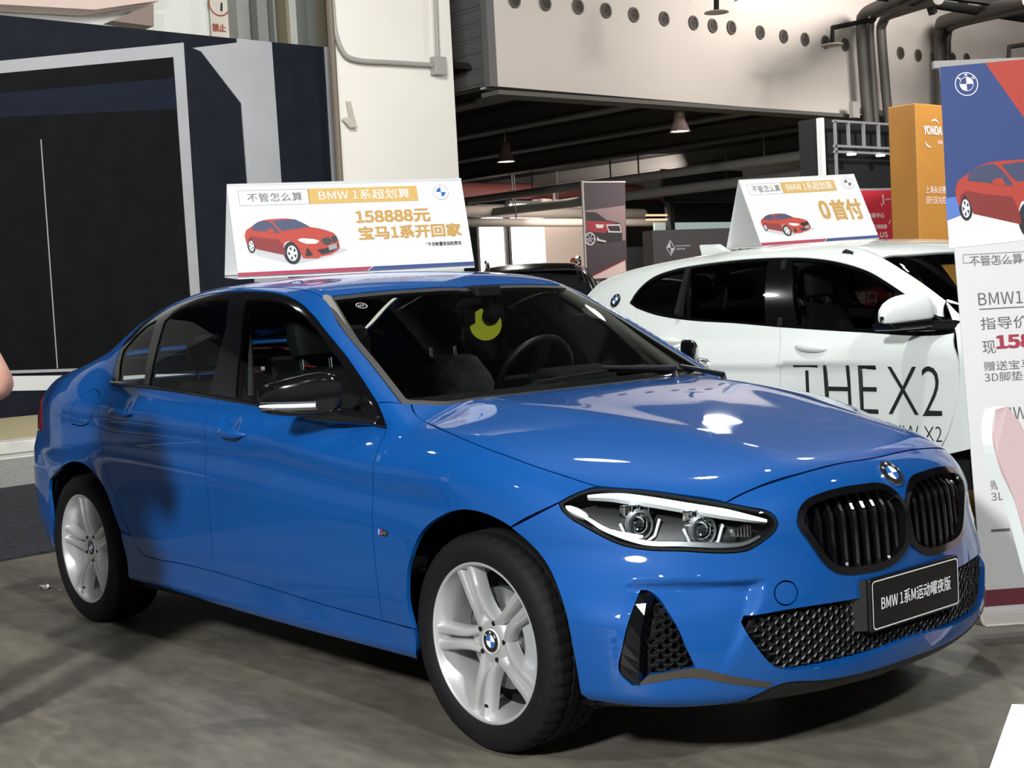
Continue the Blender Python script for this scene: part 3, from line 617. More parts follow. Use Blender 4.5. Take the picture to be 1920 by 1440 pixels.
# white pillar with conduit
PX=-14.2
mb=MB(); a=(-14.200,8.340,4.887); b=(-14.200,10.527,5.037); a2=(-14.200,8.371,3.020); b2=(-14.200,10.539,1.768)
mb.box((PX-.06,(a[1]+b[1])/2+.03,3.87),(.12,b[1]-a[1],7.74)); struct(mb.build('wall_pillar',mat('pillar_white',(.76,.74,.69),.75,noise=(.8,.03))))
cd=empty('conduit',(-14.150,8.377,5.108)); tag(cd,'grey steel conduit curving across the white pillar to a junction box','conduit'); o_=Vector(cd.location)
P=[(-14.120,8.353,5.930),(-14.120,8.353,5.554),(-14.120,8.372,5.178),(-14.120,8.497,4.885),(-14.120,8.742,4.802),(-14.120,9.295,4.807),(-14.120,10.089,4.819)]
mb=MB(); mb.tube([p-o_ for p in spline3(P,.06)],.035,10); mb.build('tube',M_pipe,cd,True)
mb=MB(); mb.tube([Vector((-14.120,10.232,6.121))-o_,Vector((-14.120,10.207,4.906))-o_],.032,10); mb.build('riser',M_pipe,cd,True)
mb=MB(); c=Vector((-14.120,10.211,4.810))-o_; mb.box(c,(.14,.22,.27)); mb.build('junction_box',M_pipe,cd,bevel=.01)
mb=MB(); mb.tube([Vector((-14.120,8.298,3.012))-o_,Vector((-14.120,8.300,4.947))-o_,Vector((-14.120,8.298,5.924))-o_],.05,8); mb.build('edge_pipe',mat('rusty_pipe',(.16,.13,.10),.7),cd,True)
tp=empty('torn_tape',(-14.170,8.614,3.967)); tag(tp,'torn strip of tape hanging on the white pillar','tape'); o_=Vector(tp.location); M_tape=mat('tape',(.45,.42,.36),.6)
mb=MB(); mb.add([Vector(p)-o_ for p in ((-14.170,8.510,4.208),(-14.160,8.596,4.210),(-14.150,8.624,4.042),(-14.140,8.660,3.857),(-14.120,8.542,3.835),(-14.150,8.546,3.992))],[(0,1,2,5),(5,2,3,4)]); mb.build('strip',M_tape,tp)
mb=MB(); mb.add([Vector(p)-o_ for p in ((-14.150,8.405,3.956),(-14.130,8.532,3.982),(-14.090,8.652,3.836),(-14.100,8.518,3.824))],[(0,1,2,3)]); mb.build('flap',M_tape,tp)
# wall and window frames above the backdrop
mb=MB(); mb.box((-17.0,2.5,3.9),(.3,17,7.8)); struct(mb.build('wall_left',mat('left_wall',(.80,.82,.78),.8,noise=(.6,.03))))
mb=MB(); mb.prism([(-16.800,4.293,5.831),(-16.800,6.792,6.068),(-16.800,6.778,5.885),(-16.800,5.755,5.663),(-16.800,4.276,5.610)],(.5,0,0)); struct(mb.build('trim_20',mat('pink_soffit',(.78,.62,.56),.8)))
mb=MB(); mb.prism([(-16.500,5.950,5.504),(-16.500,6.624,5.808),(-16.500,6.609,5.480)],(.3,0,0)); struct(mb.build('trim_21',mat('brown_soffit',(.30,.23,.20),.8)))
WL=[((-16.600,8.154,5.587),(-16.600,8.372,5.604),0),((-16.600,8.515,5.615),(-16.600,8.699,5.629),0),((-16.600,8.807,5.638),(-16.600,8.846,5.641),0),((-16.600,9.043,5.656),(-16.600,9.103,5.661),1),((-16.600,9.434,5.687),(-16.600,9.617,5.701),0),((-16.600,9.617,5.701),(-16.600,9.792,5.715),1),((-16.600,9.813,5.716),(-16.600,9.927,5.725),2)]
CM=[mat('frame_grey',(.30,.32,.30),.6),mat('frame_olive',(.34,.30,.20),.6),mat('frame_dark',(.03,.03,.03),.6)]
for k,(a,b,c_) in enumerate(WL):
    mb=MB(); mb.box((-16.6,(a[1]+b[1])/2,5.7),(.3,b[1]-a[1],4)); struct(mb.build('trim_%d'%(30+k),CM[c_]))
ns=empty('notice',(-16.750,7.958,5.842)); tag(ns,'white paper notice with a red prohibition circle on the left wall','notice'); o_=Vector(ns.location); fr=Frame((0,0,-.52),(0,1,0),(0,0,1))
mb=MB(); frect(mb,fr,-.12,.0,.22,1.0,.03); mb.build('sheet',mat('paper',(.70,.66,.58),.8),ns); mb=MB(); disc(mb,fr,.05,.70,.19,.034,.165); lettering(mb,fr,'禁止',-.10,.27,.13,.24,.02,.034); mb.build('red_print',mat('notice_red',(.35,.09,.06),.7),ns)
mb=MB(); fpoly(mb,fr,[(.06,.60),(.10,.59),(.11,.72),(.08,.73)],.034); lettering(mb,fr,'禁止吸烟',-.04,.12,.06,.22,0,.034); mb.build('dark_print',M_pblack,ns)
# printed backdrop (seen behind the sedan): a tall flat stage wall standing on the paving
BX=-14.5
bd=empty('backdrop',(BX,3.0,0)); tag(bd,'tall dark navy exhibition backdrop with grey printed frame lines','backdrop')
bo=Vector((BX,3.0,0)); M_navy=mat('backdrop_navy',(.010,.012,.019),.7,spec=.08,noise=(3,.15)); M_bk=mat('backdrop_black',(.005,.0055,.0065),.7,spec=.08,noise=(3,.2)); M_gst=mat('backdrop_grey',(.32,.33,.36),.6,noise=(1.2,.06)); M_bb=mat('backdrop_blue',(.009,.013,.024),.7,spec=.08)
def bpoly(name,pts,m_,h):
    mb=MB(); mb.prism([Vector((BX,p[1],p[2]))-bo for p in pts],(h,0,0)); return mb.build(name,m_,bd)
bpoly('wall_sheet',[(0,-2,.0),(-14.500,8.341,-0.199)[:2]+(0,) ,(-14.500,8.530,5.025),(-14.500,6.943,5.037),(-14.500,3.653,5.077),(0,-2,(-14.500,3.653,5.077)[2]+.1)],M_navy,.03)
bpoly('screen_print',[(0,-2,(-14.500,3.598,4.355)[2]+.05),(0,-2,(-14.500,3.323,0.722)[2]),(-14.500,5.981,0.571),(-14.500,5.960,4.715),(-14.500,3.598,4.355)],M_bk,.04)
bpoly('blue_band',[(-14.500,3.379,4.088),(-14.500,5.972,4.439),(-14.500,5.981,4.026),(-14.500,3.357,3.801)],M_bb,.045)
bpoly('frame_print',[(-14.500,3.210,4.448),(-14.500,3.199,4.299),(-14.500,5.960,4.715),(-14.500,5.981,0.571),(-14.500,2.925,0.706),(-14.500,2.922,0.667),(-14.500,6.124,0.531),(-14.500,6.126,4.919)],M_gst,.05)
bpoly('lower_strip',[(-14.500,2.921,0.647),(-14.500,6.604,0.407),(-14.500,6.590,0.214),(-14.500,2.907,0.465)],mat('backdrop_pale',(.62,.64,.66),.6),.05)
bpoly('panel_seam',[(-14.500,4.035,3.560),(-14.500,4.049,3.561),(-14.500,4.048,0.669),(-14.500,4.034,0.670)],M_gst,.046)
bpoly('grey_shape',[(-14.500,6.257,4.857),(-14.500,6.947,4.979),(-14.500,6.951,5.037),(-14.500,7.506,5.027),(-14.500,7.550,0.412),(-14.500,7.006,0.421),(-14.500,6.953,4.142),(-14.500,6.383,4.815)],M_gst,.05)
bpoly('edge_stripe',[(-14.500,8.391,5.023),(-14.500,8.530,5.025),(-14.500,8.569,0.337),(-14.500,8.381,0.350)],M_gst,.05)
# paving, kerb and carpet at the foot of the backdrop
mb=MB(); mb.prism([(-14.6,-6,0),(-11.0,-6,0),(-11.0,20,0),(-14.6,20,0)],(0,0,.10)); 
def tactile():
    m=mat('tan_paving',(.50,.42,.24),.8); nt=m.node_tree; b=nt.nodes['Principled BSDF']; tc=nt.nodes.new('ShaderNodeTexCoord'); mp=nt.nodes.new('ShaderNodeMapping'); mp.inputs['Rotation'].default_value=(0,0,.3); wv=nt.nodes.new('ShaderNodeTexWave'); wv.inputs['Scale'].default_value=1.6; rp=nt.nodes.new('ShaderNodeValToRGB')
    rp.color_ramp.elements[0].position=.08; rp.color_ramp.elements[0].color=(.22,.18,.10,1); rp.color_ramp.elements[1].position=.16; rp.color_ramp.elements[1].color=(.60,.52,.32,1)
    nt.links.new(tc.outputs['Object'],mp.inputs[0]); nt.links.new(mp.outputs[0],wv.inputs['Vector']); nt.links.new(wv.outputs[0],rp.inputs[0]); nt.links.new(rp.outputs[0],b.inputs['Base Color']); return m
struct(mb.build('floor_paving',tactile()))
mb=MB(); mb.box((-10.85,7,.06),(.32,26,.12)); mb.box((-10.25,7,.012),(.28,26,.024)); struct(mb.build('trim_40',mat('kerb',(.62,.62,.58),.8,noise=(6,.1)),bevel=.01))
def carpet():
    m=mat('charcoal_carpet',(.03,.032,.042),.95); nt=m.node_tree; b=nt.nodes['Principled BSDF']; tc=nt.nodes.new('ShaderNodeTexCoord'); nz=nt.nodes.new('ShaderNodeTexNoise'); nz.inputs['Scale'].default_value=26; nz.inputs['Detail'].default_value=6; rp=nt.nodes.new('ShaderNodeValToRGB')
    rp.color_ramp.elements[0].position=.35; rp.color_ramp.elements[0].color=(.008,.009,.012,1); rp.color_ramp.elements[1].position=.68; rp.color_ramp.elements[1].color=(.036,.039,.05,1)
    nt.links.new(tc.outputs['Object'],nz.inputs['Vector']); nt.links.new(nz.outputs['Fac'],rp.inputs[0]); nt.links.new(rp.outputs[0],b.inputs['Base Color']); return m
a=(-4.551,-0.605,0.000); b=(-4.593,-0.152,0.000); c=(-7.847,0.634,0.000); d=(-7.852,1.258,0.000)
mb=MB(); e1=Vector(b)-Vector(a); e1=e1.normalized(); mb.prism([Vector(a)-e1*4,Vector(a)+e1*2.2,Vector(c)+e1*2.4,Vector(c)-e1*4],(0,0,.012)); cp=mb.build('carpet',carpet()); tag(cp,'dark charcoal carpet laid on the floor behind the blue car','carpet')
mb=MB(); mb.prism([Vector(c)-e1*4,Vector(c)+e1*2.4,(-10.1,3.6,0),(-10.1,-4,0)],(0,0,.010)); cp=mb.build('carpet',mat('lit_carpet_grey',(.33,.33,.32),.95,noise=(30,.25))); tag(cp,'brightly lit far part of the charcoal carpet, coloured pale grey, before the kerb','carpet')  # same charcoal carpet; strong light on it is put into the grey colour

# ------------------------------------------------------------------ the blue sedan
A_=lambda k: np.array(D[k],float)
def my(P): P=np.array(P,float).copy(); P[:,1]*=-1; return P
f=Sedan.f
car = empty('sedan_car',(0,0,0),0,'blue saloon car with black kidney grille under a white roof sign','car')
def topz(P):
    P=np.array(P,float); q=on_surface(f,TOP,P[:,:2]); return q
ditch=topz([(-1.30,-.588),(-1.6,-.592),(-1.9,-.582),(-2.15,-.578),(-2.4,-.612),(-2.65,-.648),(-2.85,-.665)])
# bonnet
hn=np.vstack([[(-.375,0,0),(-.40,-.3,0),(-.46,-.57,0)],A_('hoodline'),A_('hl')[4:8],A_('lead')[1:]]); hn=topz(hn); hn[0,1]=hn[-1,1]=0
panel('hood',f,TOP,np.vstack([hn,my(hn)[-2:0:-1]]),M_paint,car,gap=.0022,corner=30)
# front wings
fe=np.vstack([A_('hoodline'),A_('hl')[2::-1],A_('arch_f')[11::-1],[(-.40,-.89,.315)],A_('door_f_front')[::-1],A_('dlo')[20:18:-1],A_('ws_near')[-1:]])
panel('fender',f,TILT,fe,M_paint,car,gap=.0022,mirror=True)
# doors
fd=np.vstack([A_('door_f_front'),A_('door_bot')[1:3],A_('b_edge')[::-1],A_('dlo')[23:21:-1]])
rd=np.vstack([A_('b_edge'),A_('door_bot')[4:],A_('rd_rear')[::-1],A_('dlo')[26:24:-1]])
doors=[]
for q in (fd,rd): doors+=list(panel('door',f,SIDE,q,M_paint,car,gap=.002,mirror=True))
# handles: a bar with tapered ends bridging the finger recess
for i,(xh,zh,yh) in enumerate(((-1.345,.868,-.893),(-2.215,.917,-.893))):
    mb=MB(); P=[];R=[]
    for t in np.linspace(-1,1,15):
        P.append((xh+.098*t,yh-.016*(1-t*t)**.6+.010*abs(t)**3,zh-.0125*t*0+(-.05*.098*t)))
    n=10; V=[];F=[]
    for k,p in enumerate(P):
        t=-1+2*k/14; hz=.0155*(1-abs(t)**3)+.002; hy=.011*(1-abs(t)**3)+.002
        V+=[(p[0],p[1]+hy*math.cos(a),p[2]+hz*math.sin(a)) for a in [2*math.pi*j/n for j in range(n)]]
    for k in range(14):
        F+=[(k*n+j,k*n+(j+1)%n,(k+1)*n+(j+1)%n,(k+1)*n+j) for j in range(n)]
    F+=[tuple(range(n)),tuple(14*n+j for j in range(n))[::-1]]
    mb.add(V,F); h=mb.build('door_handle',M_paint,doors[2*i],True); mir(h,doors[2*i+1])
# sill
sk=[(-.305,-.894,.315),(-.479,-.886,.315),(-.835,-.884,.322),(-1.167,-.886,.336),(-1.514,-.886,.349),(-1.782,-.886,.351),(-2.014,-.888,.347),(-2.088,-.89,.354),(-2.127,-.892,.372),(-2.18,-.897,.425),(-2.263,-.9,.433),(-2.245,-.89,.314),(-2.256,-.88,.232),(-1.9,-.86,.222),(-1.2,-.86,.214),(-.33,-.86,.214),(-.312,-.87,.25)]
panel('side_skirt',f,SIDE,sk,M_paint,car,gap=.002,mirror=True)
# body side: A-pillar, cant rail, C-pillar and rear wing in one pressing
sf=np.vstack([A_('ws_near')[::-1],ditch,topz([(-3.05,-.665),(-3.28,-.635)]),[(-3.30,-.70,.99),(-3.24,-.755,.95),(-3.16,-.80,.875),(-3.11,-.83,.80),(-3.05,-.875,.70),(-2.995,-.9,.60),(-2.975,-.9,.555)],
  [(-2.935,-.9,.52),(-2.90,-.9,.57)] if 0 else [(-2.955,-.9,.60)],A_('arch_r')[-3:2:-1],[(-2.263,-.9,.433),(-2.18,-.897,.425)],A_('rd_rear')[-3::-1],A_('dlo')[:20]])
fu=A_('fuel'); panel('side_frame',f,TILT,sf,M_paint,car,holes=[fu],gap=.002,mirror=True)
panel('fuel_flap',f,TILT,fu,M_paint,car,gap=.002)
# roof, rear window, boot lid, rear bumper
wt=A_('ws_top'); wt=np.vstack([wt,[(-1.10,0,1.34)]])
rn=np.vstack([wt[::-1],ditch[:4],topz([(-2.23,-.50),(-2.21,-.25),(-2.20,0)])])
panel('roof_panel',f,TOP,np.vstack([rn,my(rn)[-2:0:-1]]),M_paint,car,gap=.003)
gn=topz([(-2.21,0),(-2.22,-.25),(-2.24,-.50),(-2.20,-.565),(-2.4,-.600),(-2.65,-.636),(-2.83,-.652),(-2.90,-.3),(-2.92,0)])
panel('rear_window',f,TOP,np.vstack([gn,my(gn)[-2:0:-1]]),M_tint,car,gap=.004,off=-.003,flange=0)
bn=topz([(-2.93,0),(-2.91,-.3),(-2.86,-.66),(-3.05,-.66),(-3.28,-.63),(-3.42,-.60),(-3.50,-.3),(-3.53,0)])
panel('boot_lid',f,TOP,np.vstack([bn,my(bn)[-2:0:-1]]),M_paint,car)
ar=A_('arch_r')
rb=[(-3.6,0,.22),(-3.45,-.5,.23),(-3.35,-.70,.25),(-3.15,-.84,.27),(-2.99,-.86,.30),(-2.955,-.9,.40),(-2.96,-.9,.50),(-2.975,-.9,.555),(-2.995,-.9,.60),(-3.05,-.875,.70),(-3.11,-.83,.80),(-3.35,-.70,.79),(-3.5,-.5,.79),(-3.6,0,.79)]
panel('rear_bumper',f,REAR,np.vstack([rb,my(rb)[-2:0:-1]]),M_paint,car)
tl=[(-3.11,-.83,.80),(-3.16,-.80,.875),(-3.24,-.755,.95),(-3.30,-.70,.985),(-3.42,-.56,.975),(-3.52,-.40,.96),(-3.53,-.38,.83),(-3.45,-.55,.80),(-3.35,-.70,.80)]
panel('tail_light',f,REAR,tl,M_red,car,gap=.003,mirror=True)
tk=[(-3.55,0,.98),(-3.5,-.36,.98),(-3.5,-.38,.80),(-3.6,0,.80)]
panel('boot_face',f,REAR,np.vstack([tk,my(tk)[-2:0:-1]]),M_paint,car)
mb=MB(); mb.tube([(-3.33,-.62,.25),(-3.48,-.62,.25)],.05,16); ex=mb.build('exhaust_tip',M_chrome,car,True); mir(ex)
# side windows and their black surround
dl=A_('dlo'); gl=[A_('qglass'),A_('rglass'),A_('fglass')]
panel('window_trim',f,SIDE,dl,M_gloss,car,holes=gl,gap=.001,off=-.002,flange=.02,mirror=True)
for g,m_ in zip(gl,(M_tint,M_tint,M_tint)): panel('side_window',f,SIDE,g,m_,car,gap=-.004,off=-.007,flange=0,mirror=True)
for q in ([(.0,0)],):
    st=[dl[0]+(0,0,-.003)]+[dl[26],dl[25],dl[24],dl[23],dl[22],dl[21]]
    st=np.array(st); mb=MB(); mb.tube([p+np.array((0,-.002,.006)) for p in spline3(st,.03) and [np.array(v) for v in spline3(st,.03)]],.0075,8); b=mb.build('belt_strip',M_gloss,car,True); mir(b)
# windscreen with dark edge
wn=np.vstack([[(-1.10,0,1.34)],A_('ws_top')[::-1][0:3],A_('ws_near'),[(-.46,-.57,.95),(-.405,-.3,.95),(-.385,0,.95)]]); wn=topz(wn); wn[0,1]=wn[-1,1]=0
W2=np.vstack([wn,my(wn)[-2:0:-1]])
panel('windshield',f,TOP,W2,M_glass,car,gap=.003,off=-.004,flange=0)
ih=inset2(sm_outline(TOP.to2(W2)),.028); 
panel('windshield_edge',f,TOP,W2,M_frit,car,holes=[ih[::4]],gap=.002,off=-.002,flange=.012)
mb=MB(); mb.prism([(-.42,-.58,.93),(-.36,0,.945),(-.42,.58,.93),(-.56,.58,.935),(-.50,0,.955),(-.56,-.58,.935)],(0,0,-.05)); mb.build('cowl',M_black,car)
# front bumper
hl=A_('hl'); af=A_('arch_f')
bn=np.vstack([[(.81,0,.222),(.808,-.2,.221),(.785,-.34,.227),(.747,-.475,.241),(.727,-.52,.228),(.70,-.565,.207),(.60,-.66,.197),(.48,-.765,.203),(.385,-.838,.212)],af[18:10:-1],hl[:1],hl[:6:-1],A_('lead')[1:]])
bn[-1]=(.726,0,.786)
kd=A_('kid'); kc=np.vstack([kd[0:9],[(.815,0,.655)],my(kd[0:9])[::-1],my(kd[13:24])[::-1],[(.826,0,.56)],kd[13:24]])
it=A_('intake'); ic=np.vstack([A_('intake_top')[::-1],it[1:],[(.833,0,.286)],my(it[1:])[::-1],my(A_('intake_top')),[(.828,0,.431)]])
du=A_('duct')
tw=np.array([[0.755,-.456,.481]]); tq=FRONT.to2(tw)[0]; tc=np.array([(tq[0]+.031*math.cos(a),tq[1]+.031*math.sin(a)) for a in np.linspace(0,2*math.pi,25)[:-1]])
bp=panel('front_bumper',f,FRONT,np.vstack([bn,my(bn)[-2:0:-1]]),M_paint,car,holes=[kc,ic,du,my(du),tc],gap=.002,flange=.03,step=.012)
panel('tow_cover',f,FRONT,tc,M_paint,car,is2d=True,gap=.0022)
M_brown=mat('underside_reflect',(.05,.042,.035),.3)  # brown imitates the floor mirrored in the gloss black underside
panel('floor_reflect_strip',f,FRONT,A_('strip'),M_brown,car,gap=0,off=.0015,flange=.004,mirror=True)
lipn=[(.765,0),(.745,-.27),(.69,-.49),(.60,-.64),(.48,-.762),(.385,-.838)]
mb=MB(); L=[(x-.012,y*.985,.192+.012*abs(y)) for x,y in lipn]; L2=[(x-.05,y*.95,.155+.03*abs(y)) for x,y in lipn]
L=L+[(x,-y,z) for x,y,z in L[-2::-1]] if 0 else L[::-1]+[(x,-y,z) for x,y,z in L[1:]]; L2=L2[::-1]+[(x,-y,z) for x,y,z in L2[1:]]
n=len(L); mb.add(L+L2+[(x-.25,y*.9,z) for x,y,z in L2],[(i,i+1,n+i+1,n+i) for i in range(n-1)]+[(n+i,n+i+1,2*n+i+1,2*n+i) for i in range(n-1)]); mb.build('front_lip',M_dark,car,True)
lp=[(.81,0,.226),(.808,-.2,.225),(.785,-.34,.231),(.735,-.505,.246),(.70,-.55,.193),(.75,-.27,.187),(.765,0,.187)]; panel('lip_edge',f,FRONT,np.vstack([lp,my(lp)[-2:0:-1]]),M_dark,car,gap=-.001,off=-.006,flange=.01)
# kidney grille
ge=empty('grille',(0,0,0),parent=car)
opn=[]
for s in (0,1):
    k2=FRONT.to2(kd if not s else my(kd)); k2=sm_outline(k2); opn.append(inset2(k2,.0105))
panel('grille_frame',f,FRONT,kc,M_gloss,ge,holes=[o[::2] for o in opn],gap=-.004,off=.007,flange=.045,step=.012)
panel('grille_backing',f,FRONT,kc,M_black,ge,gap=.002,off=-.055,flange=0)
for s in (0,1):
    O=opn[s]; a0,a1=np.sort(O[:,0])[[0,-1]]
    for k in range(9):
        a=a0+(a1-a0)*(k+.55)/9.1
        zz=np.linspace(O[:,1].min(),O[:,1].max(),200); ins=zz[inpoly(np.stack([zz*0+a,zz],1),O)]
        if len(ins)<8: continue
        z=np.linspace(ins[0]-.006,ins[-1]+.006,14); c=on_surface(f,FRONT,np.stack([z*0+a,z],1)); g=grad(f,c); g[:,2]*=.3; g/=np.linalg.norm(g,axis=1)[:,None]
        u=np.cross(g,(0,0,1)); u/=np.linalg.norm(u,axis=1)[:,None]
        top=np.clip((z-z[-1]+.045)/.045,0,1)**1.3
        c=c-g*(.010+.022*top)[:,None]
        mb=MB(); V=[]
        for i in range(14): V+=[c[i]-u[i]*.0065-g[i]*.03,c[i]-u[i]*.0055-g[i]*.006,c[i]-u[i]*.0015,c[i]+u[i]*.0015,c[i]+u[i]*.0055-g[i]*.006,c[i]+u[i]*.0065-g[i]*.03]
        mb.add(V,[(i*6+j,i*6+j+1,i*6+j+7,i*6+j+6) for i in range(13) for j in range(5)]); mb.build('grille_slat',M_gloss,ge)
def honeycomb(name,poly2,parent,off,pw=.036,ph=.0135,t=.0030):
    lo,hi=poly2.min(0),poly2.max(0); mb=MB(); r=0; b=lo[1]
    V2=[];F=[];
    while b<hi[1]:
        a=lo[0]+(pw*.5 if r%2 else 0)
        while a<hi[0]:
            if inpoly(np.array([[a,b]]),poly2)[0]:
                hx=[(-.5,0),(-.3,.5),(.3,.5),(.5,0),(.3,-.5),(-.3,-.5)]; k=len(V2)
                V2+=[(a+x*pw*1.0,b+y*ph*1.9) for x,y in hx]+[(a+x*(pw-2*t),b+y*(ph*1.9-2.4*t)) for x,y in hx]
                F.append(k)
            a+=pw*1.0*1.0
        b+=ph; r+=1
    V2=np.array(V2); P=on_surface(f,FRONT,V2); g=grad(f,P)
    mb=MB(); rs=np.random.RandomState(2)
    for k in F:
        o=off-rs.rand()*.002
        A=[P[k+i]+g[k+i]*o for i in range(6)]; B=[P[k+6+i]+g[k+6+i]*(o-.004) for i in range(6)]; Cc=[P[k+6+i]+g[k+6+i]*(o-.016) for i in range(6)]
        mb.add(A+B+Cc,[(i,(i+1)%6,6+(i+1)%6,6+i) for i in range(6)]+[(6+i,6+(i+1)%6,12+(i+1)%6,12+i) for i in range(6)])
    return mb.build(name,M_dark,parent)
lg=panel('lower_grille',f,FRONT,ic,M_black,car,gap=-.004,off=-.040,flange=0)
honeycomb('grille_mesh',inset2(sm_outline(FRONT.to2(ic)),.006),lg,-.014)
for s in (1,-1):
    dd=du if s==1 else my(du)
    ad=panel('air_duct',f,FRONT,dd,M_black,car,gap=-.004,off=-.045,flange=0)
    def ip(P,n=9):
        P=np.array(P,float); d=np.r_[0,np.cumsum(np.linalg.norm(np.diff(P,axis=0),axis=1))]; t=np.linspace(0,d[-1],n); return np.stack([np.interp(t,d,P[:,i]) for i in range(3)],1)
    le=ip([du[15],du[14],du[13],du[12],du[11]]); ri=ip([du[1],(.523,-.775,.39),du[9]])+np.array((.010,-.008,0)); rt=ip([(.553,-.735,.495),(.55,-.765,.38),(.549,-.785,.288)])-np.array((.028,-.020,0)); bk=ip([du[0],(.49,-.78,.38),du[10]])-np.array((.035,-.03,0))
    V=np.vstack([le,ri,rt,bk])*(1,s,1); mb=MB(); mb.add(V,[((q*9+i),(q*9+i+1),(q*9+10+i),(q*9+9+i)) for q in range(3) for i in range(8)]+[(0,9,18,27),(8,17,26,35)]); mb.build('duct_blade',M_gloss,ad)
    dm=FRONT.to2(np.vstack([du[2:9],[(.549,-.785,.288),(.553,-.735,.495)]])*(1,s,1)); honeycomb('duct_mesh',inset2(dm,.003),ad,-.02,.032,.013)
# head lamps
for s in (1,-1):
    hh=hl*(1,s,1); h2=sm_outline(FRONT.to2(hh))
    he=empty('headlight',(0,0,0),parent=car)
    panel('lamp_surround',f,FRONT,hh,M_black,he,holes=[inset2(h2,.009)[::2]],gap=.001,off=-.001,flange=.075,step=.012)
    panel('lamp_housing',f,FRONT,hh,M_dark,he,gap=.002,off=-.072,flange=0)
    panel('lamp_cover',f,FRONT,inset2(h2,.006)[::2],M_lens,he,is2d=True,gap=0,off=.0005,flange=0)
    def strip(P,off,w,name,m_,tz=0):
        P=np.array(spline3(np.array(P)*(1,s,1),.012)); q=on_surface(f,FRONT,FRONT.to2(P)); g=grad(f,q); t=np.gradient(q,axis=0); t/=np.linalg.norm(t,axis=1)[:,None]; u=np.cross(t,g)
        V=[];n=len(q)
        for i in range(n):
            wi=w*min(1,.35+3*min(i,n-1-i)/n)
            c=q[i]-g[i]*off; V+=[c-u[i]*wi-g[i]*.012,c-u[i]*wi*.7,c,c+u[i]*wi*.7,c+u[i]*wi-g[i]*.012]
        mb=MB(); mb.add(V,[(i*5+j,i*5+j+1,i*5+j+6,i*5+j+5) for i in range(n-1) for j in range(4)]); return mb.build(name,m_,he,True)
    strip([hl[2]+(.01,0,-.012),hl[4]+(.006,0,-.016),hl[5]+(.003,0,-.019),hl[6]+(0,0,-.021),hl[7]+(0,0,-.022),hl[9]+(-.004,0,-.024)],.006,.0155,'daytime_strip',M_drl)  # white colour stands in for bright reflections on this unlit bar
    strip([hl[0]+(.02,.0,-.006),hl[21]+(.022,0,.012),hl[20]+(.018,0,.016),hl[19]+(.01,0,.018),hl[17]+(0,0,.018),hl[16]+(0,0,.018),hl[15]+(0,0,.018),hl[14]+(0,0,.018),hl[13]+(-.006,-.006,.012)],.006,.009,'lower_strip',M_steel)
    strip([hl[22]+(.012,0,.006),hl[21]+(.014,0,.018),hl[20]+(.012,0,.022)],.004,.013,'marker_reflector',M_drl)
    for (cx_,cy_,cz_) in ((.452,-.690,.682),(.592,-.594,.664)):
        c0=np.array((cx_,cy_*s,cz_)); q=on_surface(f,FRONT,FRONT.to2([c0])); g=grad(f,q)[0]; c=q[0]-g*.034
        ax=Vector((.93,.32*(-s)*-1*0-.36*s*0+(-.30*s),.05)).normalized()
        mb=MB(); mb.lathe([(.0,.016),(.012,.0145),(.021,.009),(.027,0)],c,ax,28); pj=mb.build('projector_lens',glass('projector_glass',(.45,.5,.52),1.6),he,True)
        mb=MB(); mb.lathe([(0,-.03),(.02,-.026),(.034,-.012),(.040,.004)],c,ax,28); mb.build('reflector_bowl',M_chrome,pj,True)
        up=Vector((0,0,1)); rx=ax.cross(up).normalized(); uy=rx.cross(ax)
        mb=MB(); hexp=[(.060,.010),(.042,-.034),(.018,-.046),(-.018,-.046),(-.042,-.034),(-.060,.010)]
        mb.tube([Vector(c)+rx*a+uy*b+ax*.006 for a,b in hexp],.0042,8); mb.build('projector_ring',M_drl,pj,True)
        mb=MB(); 
        for i,a in enumerate((-.036,-.012,.012,.036)): mb.box(Vector(c)+rx*a+uy*.040-ax*.01,(.02,.020,.030))
        mb.build('reflector',M_chrome,pj,bevel=.003)
        mb=MB(); mb.lathe([(.034,.004),(.043,.0),(.047,-.02)],c,ax,28); mb.build('lamp_bezel',M_steel,pj,True)
    mb=MB(); q=on_surface(f,FRONT,FRONT.to2(np.array([(.688,-.505,.640)])*(1,s,1)))[0]
    for i in range(6): mb.box(q+np.array((-.026-.010*i*.45,(-.008*i+.012)*s,.004)),(.02,.004,.034-.003*i))
    mb.build('marker_lens',M_chrome,he)
# number board
pf=Frame((.848,0,.412),(0,1,0),(0,0,1)); mb=MB(); mb.box((.838,0,.412),(.016,.43,.147)); pl=mb.build('number_plate',mat('plate_black',(.006,.0065,.007),.3,0,.1,.3),car,bevel=.006)
mb=MB(); R_=.012
def rrect(hw,hh,r): return [(sx*(hw-r)+r*math.cos(math.radians(a)),sy*(hh-r)+r*math.sin(math.radians(a))) for sx,sy,a0 in ((1,1,0),(-1,1,90),(-1,-1,180),(1,-1,270)) for a in range(a0,a0+91,15)]
o_,i_=rrect(.2075,.0665,.012),rrect(.2045,.0635,.010); n=len(o_)
for i in range(n): fpoly(mb,pf,[o_[i],o_[(i+1)%n],i_[(i+1)%n],i_[i]],-.001)
mb.build('plate_border',M_pw,pl); mb=MB(); lettering(mb,pf,'BMW 1系M运动曜夜版',-.168,-.019,.040,.336,.004,-.001); mb.build('plate_lettering',M_pw,pl)
mb=MB(); V=[(.775,-.255,.34),(.775,.255,.34),(.775,.255,.475),(.775,-.255,.475),(.832,-.212,.343),(.832,.212,.343),(.832,.212,.482),(.832,-.212,.482)]
mb.add(V,[(4,5,6,7),(0,4,7,3),(1,2,6,5),(3,7,6,2),(0,1,5,4)]); mb.build('plate_bracket',M_dark,pl)
